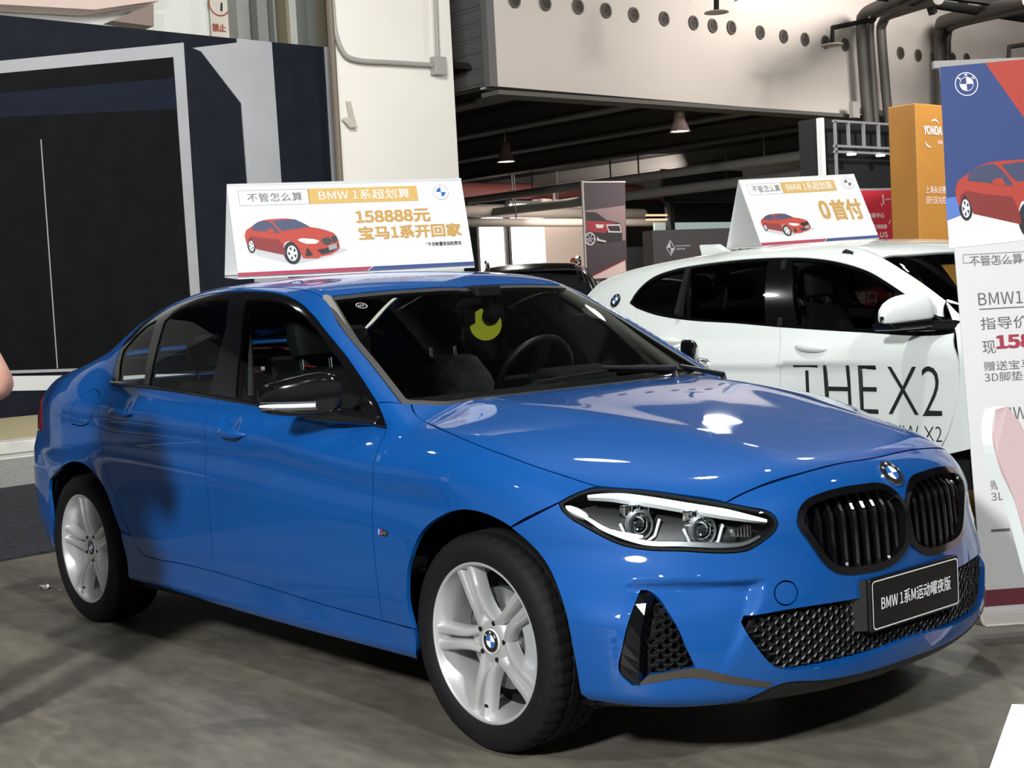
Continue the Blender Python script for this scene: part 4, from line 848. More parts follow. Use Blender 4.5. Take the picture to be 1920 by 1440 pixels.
# emblem on the nose
q=on_surface(f,FRONT,np.array([[0,.742]])); g=grad(f,q)[0]; g[1]=0; g/=np.linalg.norm(g); x_=Vector((0,1,0)); y_=Vector(g).cross(x_)
bf=Frame(Vector(q[0])+Vector(g)*.002,x_,y_); mb=MB(); roundel(mb,bf,0,0,.041,(0,1,2,3,4),.0035); mb.cur=0; mb.lathe([(.0375,.0025),(.040,.0045),(.0418,.003),(.0418,-.004)],bf.o,bf.n,40); mb.build('emblem',EMB,car)
# wing badge: three slanted stripes and an M
q=on_surface(f,SIDE,np.array([[-.437,.598]]))[0]; wf=Frame(Vector(q)+Vector((-.023,-.002,-.009)),(1,0,-.06),(.12,0,1)); mb=MB()
for i in range(3): mb.cur=i; fpoly(mb,wf,[(.006*i,0),(.006*i+.006,0),(.006*i+.006,.018),(.006*i,.018)],.001)
mb.cur=3; frect(mb,wf,.018,0,.046,.018,.001); mb.cur=4; lettering(mb,wf,'M',.021,.003,.012,.021,.03,.0016)
mb.build('side_badge',[mat('badge_lightblue',(.25,.5,.8),.4),mat('badge_navy',(.02,.04,.2),.4),mat('badge_red',(.55,.03,.03),.4),M_pblack,M_chrome],car)
# door mirrors
def make_mirror():
    r=empty('side_mirror',(0,0,0),parent=car)
    mb=MB(); V=[];n=20; T=np.linspace(0,1,13); inn=np.array((-.755,-.845,1.008)); out=np.array((-.885,-1.034,1.000))
    for t in T:
        c=inn+(out-inn)*t; tp=[.068,.076,.078,.077,.075,.072,.069,.066,.062,.058,.053,.043,.010][int(round(t*12))]; bt=[.050,.056,.060,.061,.061,.060,.058,.056,.054,.050,.045,.036,.008][int(round(t*12))]
        dx=[.045,.055,.060,.062,.063,.063,.062,.061,.059,.056,.051,.040,.010][int(round(t*12))]
        for j in range(n):
            a=2*math.pi*j/n; ca,sa=math.cos(a),math.sin(a); e=.50
            V.append((c[0]+dx*math.copysign(abs(ca)**e,ca)*(1.0 if ca>0 else .8),c[1]+ca*dx*.25,c[2]+(tp if sa>0 else bt)*math.copysign(abs(sa)**e,sa)))
    F=[(k*n+j,k*n+(j+1)%n,(k+1)*n+(j+1)%n,(k+1)*n+j) for k in range(12) for j in range(n)]+[tuple(range(n))[::-1],tuple(12*n+j for j in range(n))]
    mb.add(V,F); mb.build('mirror_cap',M_gloss,r,True)
    mb=MB(); P=[(-.742+(-.885+.742)*t+.068*(1-.6*max(0,t-.7)/.3),-.873-.165*t-.012,.982+.004*t) for t in np.linspace(.28,1.0,9)]
    mb.tube(P,[.007]*7+[.0065,.004],8); mb.build('turn_signal',M_drl,r,True)
    mb=MB(); 
    for zz in (.994,.972): mb.tube([(p[0]-.002,p[1]+.004,zz+.004*i/8) for i,p in enumerate(P)],.0025,6)
    mb.build('signal_trim',M_chrome,r,True)
    mb=MB(); mb.tube([(-.82,-.90,.952),(-.755,-.86,.947),(-.67,-.825,.938),(-.575,-.795,.925)],[.022,.026,.024,.016],12); mb.build('mirror_arm',M_gloss,r,True)
    mb=MB(); mb.box((-.868,-.93,1.008),(.006,.15,.085),Matrix.Rotation(-.6,3,'Z')); mb.build('mirror_glass',M_chrome,r,bevel=.003)
    return r
mr=make_mirror(); r2=empty('side_mirror',(0,0,0),parent=car)
for ch in list(mr.children): mir(ch,r2)
# ---- wheels: built around the hub, outside face towards -y
def make_wheel(phase):
    r=empty('wheel',(0,0,0),parent=car)
    mb=MB(); N=144; pr=[(.228,.098),(.236,.106),(.252,.1125),(.272,.1145),(.290,.111),(.303,.1035),(.3105,.094),(.3145,.082),(.3155,.060),(.3155,.050),(.309,.049),(.309,.042),(.3165,.041),(.317,.006),(.310,.005),(.310,-.005),(.317,-.006),(.3165,-.041),(.309,-.042),(.309,-.049),(.3155,-.05),(.3145,-.082),(.303,-.1035),(.272,-.1145),(.236,-.106),(.228,-.098)]
    V=[];k=len(pr)
    for j in range(N):
        t=2*math.pi*j/N
        for i,(R,h) in enumerate(pr):
            if j%3==0 and 5<i<10: R-=.0055
            if j%3==0 and 15<i<20: R-=.004
            V.append((R*math.cos(t),-h,R*math.sin(t)))
    mb.add(V,[(j*k+i,j*k+i+1,((j+1)%N)*k+i+1,((j+1)%N)*k+i) for j in range(N) for i in range(k-1)])
    ty=mb.build('tire',M_rubber,r); ty.data.polygons.foreach_set('use_smooth',np.full(len(ty.data.polygons),True)); ty.data.set_sharp_from_angle(angle=math.radians(30))
    mb=MB(); mb.lathe([(.2295,.094),(.2325,.099),(.2325,.1025),(.2285,.1035),(.2235,.100),(.2205,.088),(.2165,.074),(.209,.055),(.2035,.03),(.2015,-.02),(.205,-.09)],ax=(0,-1,0),n=96); mb.build('rim',M_alloy,r,True)
    hubp=[(0,.066),(.036,.066),(.040,.071),(.058,.069),(.070,.058),(.074,.030)]
    mb=MB(); mb.lathe(hubp,ax=(0,-1,0),n=60); mb.build('hub',M_alloy,r,True)
    for k5 in range(5):
        th=math.radians(phase+72*k5); er=Vector((math.cos(th),0,math.sin(th))); et=Vector((-math.sin(th),0,math.cos(th))); n=Vector((0,-1,0))
        mb=MB()
        for sg in (-1,1):
            V=[];st=np.linspace(0,1,12)
            for t in st:
                R=.040+.181*t; off=sg*(.020+.012*max(0,1-t*3.2)-.002*t+.014*max(0,t-.45)**1.2); w_=.0125+.0035*t+.003*max(0,t-.8)*5*.5; o=.0665+.027*t**.8+.006*math.sin(math.pi*min(1,t*1.2))
                sec=[(-w_*1.05,o-.042),(-w_,o-.010),(-w_*.55,o-.0005),(w_*.10*sg,o+.0015),(w_*.55,o-.0005),(w_,o-.010),(w_*1.05,o-.042)]
                V+=[er*R+et*(off+a)+n*h for a,h in sec]
            mb.add(V,[(i*7+j,i*7+j+1,i*7+j+8,i*7+j+7) for i in range(11) for j in range(6)]+[tuple(11*7+j for j in range(7))])
        # web closing the inner part of the fork
        mb.add([er*R+et*a+n*h for R,a,h in ((.05,-.02,.060),(.05,.02,.060),(.105,.012,.052),(.105,-.012,.052))],[(0,1,2,3)])
        mb.build('spoke',M_alloy,r,True)
    mb=MB()
    for k5 in range(5):
        th=math.radians(phase+36+72*k5); mb.lathe([(0,.0712),(.0085,.0712)],(math.cos(th)*.056,0,math.sin(th)*.056),(0,-1,0),14)
        mb.lathe([(0,.0745),(.0055,.0735),(.0055,.07)],(math.cos(th)*.056,0,math.sin(th)*.056),(0,-1,0),6)
    mb.build('wheel_bolts',M_black,r)
    fr=Frame((0,-.0722,0),(1,0,0),(0,0,1)); mb=MB(); roundel(mb,fr,0,0,.033,(0,1,2,3,4),.0012); mb.lathe([(.0325,.0725),(.035,.0735),(.0365,.069)],(0,0,0),(0,-1,0),40); mb.build('hub_emblem',EMB,r)
    mb=MB(); mb.lathe([(.05,.03),(.085,.032),(.09,.022),(.148,.022),(.148,.0)],ax=(0,-1,0),n=64); mb.build('brake_disc',M_steel,r,True)
    mb=MB(); mb.lathe([(.206,-.02),(.0,-.03)],ax=(0,-1,0),n=40); mb.build('inner_plate',M_black,r)
    mb=MB(); 
    V=[];aa=np.radians(np.linspace(-48,28,14))
    for a in aa:
        for R,h in ((.118,.02),(.118,.046),(.135,.058),(.172,.052),(.186,.03),(.186,.0)): V.append((R*math.cos(a),-h,R*math.sin(a)))
    mb.add(V,[(i*6+j,i*6+j+1,i*6+j+7,i*6+j+6) for i in range(13) for j in range(5)]+[tuple(range(6)),tuple(13*6+j for j in range(6))]); mb.build('brake_caliper',M_cal,r,True)
    mb=MB(); mb.tube([(.198*math.cos(a),-.075,.198*math.sin(a)) for a in (math.radians(-95),)]+[(.185*math.cos(math.radians(-95)),-.092,.185*math.sin(math.radians(-95)))],.005,8); mb.build('tyre_valve',M_black,r)
    return r
def dup_tree(o,parent):
    c=o.copy(); COL.objects.link(c); c.parent=parent
    for ch in o.children: dup_tree(ch,c)
    return c
WY=.7775; WZ=.3165
w1=make_wheel(40); w1.location=(0,-WY,WZ)
w2=dup_tree(w1,car); w2.location=(-2.67,-WY,WZ); w2.rotation_euler=(0,math.radians(15),0)
for x_ in (0,-2.67):
    q=dup_tree(w1,car); q.location=(x_,WY,WZ); q.rotation_euler=(0,0,math.pi)
# wheel housings
for ax_ in (0,-2.67):
    for s in (-1,1):
        mb=MB(); n=30; V=[]
        for i in range(n+1):
            a=math.radians(-22+224*i/n)
            for R,y in ((.388,.80),(.40,.78),(.40,.50),(.05,.50)): V.append((ax_+R*math.cos(a),s*y,.325+R*math.sin(a)))
        mb.add(V,[(i*4+j,i*4+j+1,i*4+j+5,i*4+j+4) for i in range(n) for j in range(3)]); mb.build('wheel_liner',M_black,car,True)
# dark shell behind the outer panels, floor and underside
def circ2(cx,cz,r): return np.array([(cx+r*math.cos(a),cz+r*math.sin(a)) for a in np.linspace(0,2*math.pi,40)[:-1]])
sh=[(-3.15,.30),(-2.25,.235),(-.4,.225),(.30,.30),(.30,.70),(.1,.84),(-.5,.88),(-1.5,.965),(-2.45,1.0),(-3.1,.93)]
panel('inner_shell',f,SIDE,np.array(sh,float),M_black,car,is2d=True,nsm=False,holes=[circ2(-2.67,.325,.38),circ2(0,.325,.38)],off=-.03,flange=0,mirror=True,step=.06)
hs=[(-.36,-.62),(.2,-.62),(.55,-.5),(.66,-.2),(.66,.2),(.55,.5),(.2,.62),(-.36,.62)]
panel('inner_hood',f,TOP,np.array(hs,float),M_black,car,is2d=True,nsm=False,off=-.035,flange=0,step=.06)
mb=MB(); mb.box((-1.33,0,.215),(3.7,1.40,.05)); mb.box((-1.33,0,.22),(1.85,1.66,.04)); mb.build('underbody',M_black,car)
mb=MB(); mb.box((-.42,0,.56),(.04,1.28,.54)); mb.box((-2.72,0,.65),(.04,1.5,.70)); mb.box((-1.5,0,.28),(2.2,1.6,.06)); mb.build('cabin_floor',M_liner,car)
ds=[(-.55,.35),(-.58,.885),(-1.5,.955),(-2.4,1.0),(-2.3,.6),(-2.0,.32)]
panel('door_lining',f,SIDE,np.array(ds,float),M_liner,car,is2d=True,nsm=False,off=-.07,flange=0,mirror=True,step=.06)
hn_=[(-1.12,0),(-1.16,-.5),(-1.6,-.53),(-2.15,-.50),(-2.2,0)]; hn_+=[(x,-y) for x,y in hn_[-2:0:-1]]
panel('headliner',f,TOP,np.array(hn_,float),M_head,car,is2d=True,nsm=False,off=-.035,flange=0,step=.06)
# inner pillar trims
for s in (-1,1):
    mb=MB(); mb.tube([(-.62,s*.70,.95),(-.80,s*.665,1.07),(-.98,s*.625,1.19),(-1.17,s*.565,1.305),(-1.4,s*.545,1.36)],[.034,.032,.032,.03,.02],10); mb.build('pillar_trim',mat('pillar_lining',(.20,.19,.17),.8),car,True)
    mb=MB(); mb.bar((-1.57,s*.765,.95),(-1.66,s*.60,1.32),.09,.02,(1,0,0)); mb.build('center_pillar',M_liner,car)
    mb=MB(); mb.tube([(-1.45,s*.735,.98),(-1.50,s*.70,1.12),(-1.62,s*.63,1.30),(-1.75,s*.585,1.345)],.012,8); mb.build('seat_belt',mat('belt_webbing',(.05,.05,.05),.8),car,True)
# dashboard, wheel, inner mirror
mb=MB(); mb.prism([(-.50,-.72,.92),(-.80,-.72,.965),(-1.0,-.72,.93),(-1.05,-.72,.70),(-.50,-.72,.60)],(0,1.44,0)); mb.build('dashboard',M_liner,car,bevel=.03)
mb=MB(); mb.prism([(-.86,.20,.955),(-1.02,.20,.955),(-1.05,.20,.90),(-.86,.20,.90)],(0,.38,0)); mb.prism([(-.82,.22,.95),(-1.0,.22,.95),(-.98,.24,1.015),(-.86,.24,1.0)],(0,.32,0)); mb.build('instrument_hood',M_liner,car,bevel=.02)
mb=MB(); ax=Vector((-.90,0,.42)).normalized(); c=Vector((-1.14,.37,.955)); u=Vector((0,1,0)); v=ax.cross(u)
ring=[c+u*.185*math.cos(t)+v*.185*math.sin(t) for t in np.linspace(0,2*math.pi,40)]; mb.tube(ring,.016,10,False); mb.tube([c,c-ax*.16],.05,12); mb.bar(c-u*.18,c+u*.18,.05,.03,ax); mb.bar(c,c-v*.18,.05,.03,ax); mb.build('steering_wheel',M_dark,car,True)
mb=MB(); mb.box((-1.16,.14,1.232),(.03,.26,.075),Matrix.Rotation(.25,3,'Z')); mb.tube([(-1.125,.13,1.23),(-1.08,0.10,1.325)],.022,8); mb.lathe([(0,.028),(.026,.02),(.034,0)],(-1.09,.125,1.225),(.8,-.6,.1),20); mb.box((-1.10,.08,1.318),(.12,.12,.045)); mb.build('inner_mirror',M_black,car,bevel=.02)
# seats
def make_seat(x,y,w_=.50):
    r=empty('seat',(x,y,0),parent=car); tilt=math.radians(20)
    def slab(name,prof,hw,par):
        """profile (x,z,halfwidth scale) lofted into a cushioned slab"""
        V=[];n=14
        for (px_,pz,th,ws,ang) in prof:
            ca,sa=math.cos(ang),math.sin(ang)
            for j in range(n):
                a=2*math.pi*j/n; e=.55; cc=math.copysign(abs(math.cos(a))**e,math.cos(a)); ss=math.copysign(abs(math.sin(a))**e,math.sin(a))
                V.append((px_+ss*th*ca,cc*hw*ws,pz+ss*th*sa))
        m_=MB(); m_.add(V,[(i*n+j,i*n+(j+1)%n,(i+1)*n+(j+1)%n,(i+1)*n+j) for i in range(len(prof)-1) for j in range(n)]+[tuple(range(n))[::-1],tuple((len(prof)-1)*n+j for j in range(n))])
        return m_.build(name,M_seat,par,True)
    slab('seat_cushion',[(.30,.50,.04,.85,1.57),(.26,.51,.075,.97,1.57),(.0,.50,.08,1,1.57),(-.22,.49,.08,1,1.57)],w_/2,r)
    slab('seat_back',[(-.22,.50,.07,.95,.2),(-.27,.62,.075,1,.25),(-.34,.80,.07,1,.3),(-.40,.95,.06,.9,.3),(-.43,1.03,.05,.72,.3),(-.437,1.05,.02,.6,.3)],w_/2,r)
    hr=slab('headrest',[(-.412,1.095,.02,.72,.2),(-.414,1.105,.045,.95,.2),(-.425,1.16,.055,1.05,.2),(-.44,1.225,.05,.98,.2),(-.447,1.25,.025,.80,.2)],.102,r)
    mb=MB(); 
    for s in (-1,1): mb.tube([(-.415,s*.065,1.0),(-.422,s*.065,1.11)],.007,8)
    mb.build('headrest_post',M_chrome,hr,True)
    return r
s1=make_seat(-1.15,-.37); s2=dup_tree(s1,car); s2.location=(-1.30,.37,0)
for y_ in (-.38,.0,.38):
    q=dup_tree(s1,car); q.location=(-2.03,y_,.0); q.scale=(.9,.78,.955 if y_ else .86)
# wipers
for s,(a,b,c) in zip((0,1),(((-.40,-.50,.966),(-.60,-.10,1.02),(-.58,.02,1.00)),((-.36,.12,.99),(-.52,.56,1.012),(-.51,.66,1.0)))):
    a,b,c=[Vector(q) for q in (a,b,c)]
    r=empty('wiper',(0,0,0),parent=car)
    P0=topz([(-.445,-.24+.56*s),(-.50,.36+.32*s)]); P0[:,2]+=.018
    mb=MB(); mb.bar(P0[0],P0[1],.016,.012); mb.build('wiper_blade',M_black,r)
    P1=topz([(-.42,.42+.26*s),(-.47,.10+.40*s)]); P1[:,2]+=.03
    mb=MB(); mb.tube([P1[0]-np.array((0,0,.03)),P1[0],P1[1]],[.016,.012,.007],8); mb.build('wiper_arm',M_dark,r,True)
# stickers seen through the windscreen
def ws_frame(p,off):
    q=topz([p]); g=Vector(grad(f,q)[0]); x_=Vector((0,1,0)); x_=(x_-g*x_.dot(g)).normalized(); return Frame(Vector(q[0])-g*off,x_,g.cross(x_))
fr=Frame((-1.108,.110,1.192),Vector((.55,.83,0)).normalized(),(0,0,1)); mb=MB(); disc(mb,fr,0,0,.062,.001,0); mb.build('round_sticker',M_yellow,car)
fr=ws_frame((-1.065,-.49),.003); mb=MB(); disc(mb,fr,0,0,.021,.001,.018); lettering(mb,fr,'CCC',0,-.006,.012,.026,.01,.001,0,'c'); mb.build('glass_mark',mat('mark_white',(.5,.5,.48),.6),car)

# ------------------------------------------------------------------ the white SUV behind, and a black one further back
f2=Suv.f; XA=lambda k: np.array(X[k],float)
suv=empty('white_suv',(-.2,3.56,0),0,'white compact SUV with large dark lettering on its door, behind the blue car','car')
def top2(P): return on_surface(f2,TOP,np.array(P,float)[:,:2])
xd=XA('dlo'); gp=XA('gap')
S2=lambda P: np.array([(x,-.9,z) for x,z in P],float)
fd2=np.vstack([[gp[1]],S2([(-1.53,.92),(-1.535,.76),(-1.55,.46),(-1.45,.40),(-.62,.38),(-.52,.55),(-.46,.85)]),[xd[14]],xd[15:18]])
fd2=np.vstack([gp[1:4],S2([(-1.55,.46),(-1.45,.40),(-.62,.38),(-.52,.55),(-.46,.85)]),xd[14:17]])
rd2=np.vstack([xd[17:22],[XA('rgap')[1]],S2([(-2.57,.90),(-2.48,.80),(-2.30,.66),(-2.22,.45),(-2.1,.42),(-1.55,.44)]),gp[3:0:-1]])
dW=[]
for q in (fd2,rd2): dW+=list(panel('door',f2,SIDE,q,M_white,suv,gap=.002,mirror=True,step=.04,ds=.02))
for i,(xh,zh) in enumerate(((-1.33,.94),(-2.37,.99))):
    mb=MB(); n=10; V=[]
    for t in np.linspace(-1,1,13):
        hz=.019*(1-abs(t)**3)+.002; hy=.014*(1-abs(t)**3)+.002
        V+=[(xh+.115*t,-.903-.014*(1-t*t)**.6+.008*abs(t)**3+hy*math.cos(a),zh-.006*t+hz*math.sin(a)) for a in [2*math.pi*j/n for j in range(n)]]
    mb.add(V,[(k*n+j,k*n+(j+1)%n,(k+1)*n+(j+1)%n,(k+1)*n+j) for k in range(12) for j in range(n)]); h=mb.build('door_handle',M_white,dW[2*i],True); mir(h,dW[2*i+1])
dt2=top2([(-1.25,-.60),(-1.6,-.62),(-2.0,-.62),(-2.5,-.61),(-2.9,-.60),(-3.18,-.575)])
arr=[(-2.67+.40*math.cos(a),-.9,.345+.40*math.sin(a)) for a in np.radians(np.linspace(160,18,12))]
sf2=np.vstack([XA('ws')[::-1],dt2,[(-3.20,-.60,1.30),(-3.28,-.66,1.15),(-3.33,-.70,1.0),(-3.33,-.72,.80),(-3.15,-.82,.62)],arr,S2([(-2.26,.60),(-2.32,.70),(-2.48,.80),(-2.57,.90)]),[XA('rgap')[1]],xd[21:22],xd[:13],[(-.60,-.80,1.075)]])
panel('side_frame',f2,TILT,sf2,M_white,suv,gap=.002,mirror=True,step=.04,ds=.02)
arf=[(.40*math.cos(a),-.9,.345+.40*math.sin(a)) for a in np.radians(np.linspace(12,165,12))]
fe2=np.vstack([[xd[13]],S2([(-.46,.85),(-.52,.55),(-.60,.40)]),arf[::-1],S2([(.52,.60),(.50,.80)]),top2([(.35,-.78),(-.2,-.80),(-.50,-.78)]),XA('ws')[-1:]])
panel('fender',f2,TILT,fe2,M_white,suv,gap=.002,mirror=True,step=.04,ds=.02)
w2_=np.vstack([[(-.95,0,1.41)],XA('wst')[::-1],XA('ws')[1:],[(-.50,-.60,1.05),(-.40,0,1.05)]]); w2_=top2(w2_); w2_[0,1]=w2_[-1,1]=0
panel('windshield',f2,TOP,np.vstack([w2_,my(w2_)[-2:0:-1]]),M_glass,suv,off=-.003,flange=0,step=.05,ds=.02)
r2_=np.vstack([[(-.95,0,1.41)],XA('wst')[::-1],dt2,[(-3.20,-.3,1.38),(-3.21,0,1.38)]]); r2_=top2(r2_); r2_[0,1]=r2_[-1,1]=0
panel('roof_panel',f2,TOP,np.vstack([r2_,my(r2_)[-2:0:-1]]),M_white,suv,step=.05,ds=.02)
h2_=top2([(-.38,0),(-.48,-.60),(-.52,-.76),(-.2,-.79),(.35,-.77),(.55,-.60),(.70,-.3),(.74,0)])
panel('hood',f2,TOP,np.vstack([h2_,my(h2_)[-2:0:-1]]),M_white,suv,step=.05,ds=.02)
b2_=np.array([(.80,0,.26),(.70,-.5,.26),(.45,-.80,.27),(.40,-.86,.35),(.50,-.82,.60),(.52,-.78,.78),(.66,-.5,.84),(.76,0,.86)])
panel('front_bumper',f2,FRONT,np.vstack([b2_,my(b2_)[-2:0:-1]]),M_white,suv,step=.05,ds=.03)
t2_=np.array([(-3.5,0,.40),(-3.4,-.5,.40),(-3.2,-.78,.42),(-3.15,-.82,.62),(-3.33,-.72,.80),(-3.33,-.70,1.0),(-3.28,-.66,1.15),(-3.2,-.60,1.30),(-3.2,0,1.36)])
panel('tailgate',f2,REAR,np.vstack([t2_,my(t2_)[-2:0:-1]]),M_white,suv,step=.05,ds=.03)
sk2=S2([(-.60,.38),(-1.45,.40),(-2.1,.42),(-2.22,.42),(-2.24,.25),(-.42,.25),(-.42,.40)]); panel('side_skirt',f2,SIDE,sk2,M_dark,suv,mirror=True,step=.05,ds=.03)
panel('window_trim',f2,SIDE,xd,M_gloss,suv,holes=[XA('q'),XA('r'),XA('fg')],gap=.001,off=-.002,flange=.02,mirror=True,step=.04,ds=.02)
for k,m_ in (('q',M_privacy),('r',M_privacy),('fg',M_glass)): panel('side_window',f2,SIDE,XA(k),m_,suv,gap=-.004,off=-.008,flange=0,mirror=True,step=.05,ds=.02)
mb=MB(); mb.prism([(-3.13,-.60,1.375),(-3.22,-.585,1.36),(-3.36,-.62,1.22),(-3.30,-.66,1.20)],(0,.06,0)); d_=mb.build('spoiler_flank',M_gloss,suv,bevel=.01); mir(d_)
mb=MB(); mb.prism([(-2.62,-.035,1.50),(-2.86,-.012,1.48),(-2.88,-.012,1.555),(-2.72,-.02,1.55)],(0,.05,0)); mb.build('roof_fin',M_white,suv,bevel=.012)
q=on_surface(f2,SIDE,np.array([[-2.914,1.228]])); g=Vector(grad(f2,q)[0]); x_=Vector((1,0,0)); x_=(x_-g*x_.dot(g)).normalized(); fr=Frame(Vector(q[0])+g*.003,x_,g.cross(x_)); mb=MB(); roundel(mb,fr,0,0,.044,(0,1,2,3,4),.003); mb.build('emblem',EMB,suv)
# lettering on the door
fr=Frame((0,-.9225,0),(1,0,0),(0,0,1)); mb=MB(); v_=lambda p:p
def on_door(name,body,u,v,h,w_):
    mb=MB(); P,F=text_pts(body,-.014,False); lo,hi=P.min(0),P.max(0); Q=np.stack([u+(P[:,0]-lo[0])/(hi[0]-lo[0])*w_,v+(P[:,1]-lo[1])/(hi[1]-lo[1])*h],1); S3=on_surface(f2,SIDE,Q); S3[:,1]-=.0025; mb.add(S3,F); return mb.build(name,mat('door_ink',(.012,.02,.018),.5),dW[0])
on_door('door_lettering','THE',-1.44,.605,.245,.515); on_door('door_lettering','X2',-.865,.602,.245,.305); on_door('door_lettering','BMW X2',-.90,.478,.075,.335)
# mirrors
def suv_mirror(s):
    r=empty('side_mirror',(0,0,0),parent=suv); inn=np.array((-.66,-.885*1,1.10)); out=np.array((-.76,-1.085,1.09)); V=[];n=20
    for t in range(11):
        c=inn+(out-inn)*t/10; tp=[.085,.098,.104,.106,.106,.103,.098,.09,.078,.058,.01][t]; dx=[.05,.06,.065,.067,.067,.065,.062,.057,.05,.038,.01][t]
        for j in range(n):
            a=2*math.pi*j/n; ca,sa=math.cos(a),math.sin(a); V.append((c[0]+dx*math.copysign(abs(ca)**.6,ca),(c[1]+ca*dx*.3),c[2]+(tp if sa>0 else .028)*math.copysign(abs(sa)**.65,sa)))
    V=[(x,y*s,z) for x,y,z in V]; F=[(k*n+j,k*n+(j+1)%n,(k+1)*n+(j+1)%n,(k+1)*n+j) for k in range(10) for j in range(n)]+[tuple(range(n))[::-1]]
    if s<0: F=[q[::-1] for q in F]
    mb=MB(); mb.add(V,F); mb.build('mirror_cap',M_white,r,True)
    mb=MB(); mb.prism([(-.60,-.88*s,1.072),(-.70,-1.09*s,1.068),(-.82,-1.09*s,1.068),(-.74,-.88*s,1.072)],(0,0,-.038)); mb.prism([(-.50,-.80*s,1.065),(-.62,-.90*s,1.066),(-.76,-.90*s,1.066),(-.68,-.80*s,1.065)],(0,0,-.05)); mb.build('mirror_base',M_gloss,r,bevel=.012)
suv_mirror(1); suv_mirror(-1)
for x_ in (0,-2.67):
    for s in (-1,1):
        q=dup_tree(w1,suv); q.location=(x_,s*.79,.335); q.scale=(1.06,1.06,1.06); q.rotation_euler=(0,.4,0) if s<0 else (0,.2,math.pi)
        mb=MB(); n=24; V=[]
        for i in range(n+1):
            a=math.radians(-15+210*i/n)
            for R,y in ((.415,.80),(.415,.5),(.05,.5)): V.append((x_+R*math.cos(a),s*y,.345+R*math.sin(a)))
        mb.add(V,[(i*3+j,i*3+j+1,i*3+j+4,i*3+j+3) for i in range(n) for j in range(2)]); mb.build('wheel_liner',M_black,suv,True)
mb=MB(); mb.box((-1.4,0,.27),(3.7,1.4,.06)); mb.box((-.42,0,.6),(.05,1.4,.5)); mb.box((-1.5,0,.34),(2.3,1.6,.06)); mb.box((-2.85,0,.75),(.6,1.35,.5)); mb.build('cabin_floor',M_liner,suv)
ds2=[(-.60,.42),(-.62,.94),(-1.57,1.0),(-2.60,1.10),(-2.4,.75),(-2.2,.42)]
panel('door_lining',f2,SIDE,np.array(ds2,float),M_liner,suv,is2d=True,nsm=False,off=-.07,flange=0,mirror=True,step=.08,ds=.04)
hl2=[(-1.15,0),(-1.2,-.5),(-2.0,-.52),(-3.0,-.48),(-3.05,0)]; hl2+=[(x,-y) for x,y in hl2[-2:0:-1]]
panel('headliner',f2,TOP,np.array(hl2,float),M_liner,suv,is2d=True,nsm=False,off=-.04,flange=0,step=.08,ds=.04)
mb=MB(); mb.prism([(-.45,-.72,1.0),(-.80,-.72,1.06),(-1.02,-.72,1.02),(-1.0,-.72,.75),(-.45,-.72,.7)],(0,1.44,0)); mb.build('dashboard',M_liner,suv,bevel=.03)
for s in (-1,1):
    mb=MB(); mb.bar((-1.57,s*.80,1.03),(-1.66,s*.63,1.385),.13,.03,(1,0,0)); mb.build('center_pillar',M_liner,suv); mb=MB(); mb.bar((-2.32,s*.79,1.1),(-2.37,s*.62,1.36),.16,.03,(1,0,0)); mb.build('rear_pillar',M_liner,suv)
    mb=MB(); mb.tube([(-.66,s*.74,1.07),(-.85,s*.71,1.2),(-1.06,s*.66,1.34),(-1.3,s*.62,1.42)],.03,8); mb.build('pillar_trim',M_liner,suv,True)
for x_,y_ in ((-1.25,-.38),(-1.25,.38),(-2.12,-.40),(-2.12,0),(-2.12,.40)):
    q=dup_tree(s1,suv); q.location=(x_,y_,.10)
# the black one: same body shell, dark paint, roof rails
SKIP=('door_lettering','emblem','roof_fin')
blk=empty('black_suv',(-15.178,12.837,-0.072)[:2]+(0,),2.42,'black SUV with silver roof rails in front of the bright windows','car')
def dup_black(o,parent):
    if o.name.split('.')[0] in SKIP: return
    c=o.copy(); COL.objects.link(c); c.parent=parent
    if c.type=='MESH':
        for sl in c.material_slots:
            if sl.material in (M_white,):
                sl.link='OBJECT'; sl.material=mat('black_paint',(.006,.006,.007),.25,0,1)
            elif sl.material==M_glass: sl.link='OBJECT'; sl.material=M_privacy
            elif sl.material==M_tint: sl.link='OBJECT'; sl.material=M_privacy
    for ch in o.children: dup_black(ch,c)
blk.scale=(1.17,1.17,1.17)
for ch in list(suv.children):
    if ch.name.split('.')[0]!='seat': dup_black(ch,blk)
for s in (-1,1):
    mb=MB(); mb.tube(spline3([(-1.25,s*.60,1.46),(-1.35,s*.60,1.53),(-1.7,s*.60,1.555),(-2.5,s*.60,1.545),(-2.9,s*.59,1.505),(-3.0,s*.585,1.44)],.05),.018,8); mb.build('roof_rail',M_chrome,blk,True)
mb=MB(); mb.box((-3.47,0,.95),(.03,1.2,.03)); mb.build('chrome_strip',M_chrome,blk)

# ------------------------------------------------------------------ signs, banners, stands, lamps, the visitor
M_gold=mat('print_gold',(.50,.29,.075),.6); M_gold2=mat('print_gold_band',(.58,.37,.105),.6); M_pgrey=mat('print_grey',(.12,.12,.12),.6); M_pline=mat('print_line',(.30,.31,.31),.6)
M_pred=mat('print_red',(.42,.045,.028),.55); M_pred2=mat('print_red_dark',(.22,.025,.022),.55); M_pglass=mat('print_glass',(.05,.06,.12),.5); M_pstripe=mat('print_crimson',(.34,.035,.07),.6); M_pnavy=mat('print_navy',(.030,.058,.19),.6); M_psh=mat('print_shadow',(.50,.50,.50),.7); M_ptyre=mat('print_tyre',(.02,.02,.025),.6)
M_card=mat('white_board',(.74,.75,.735),.6)
PM=[M_pw,M_pline,M_pgrey,M_gold2,M_gold,M_pred,M_pred2,M_pglass,M_pstripe,M_pnavy,M_psh,M_ptyre,M_pblack,M_bblue,M_alloy,M_drl]
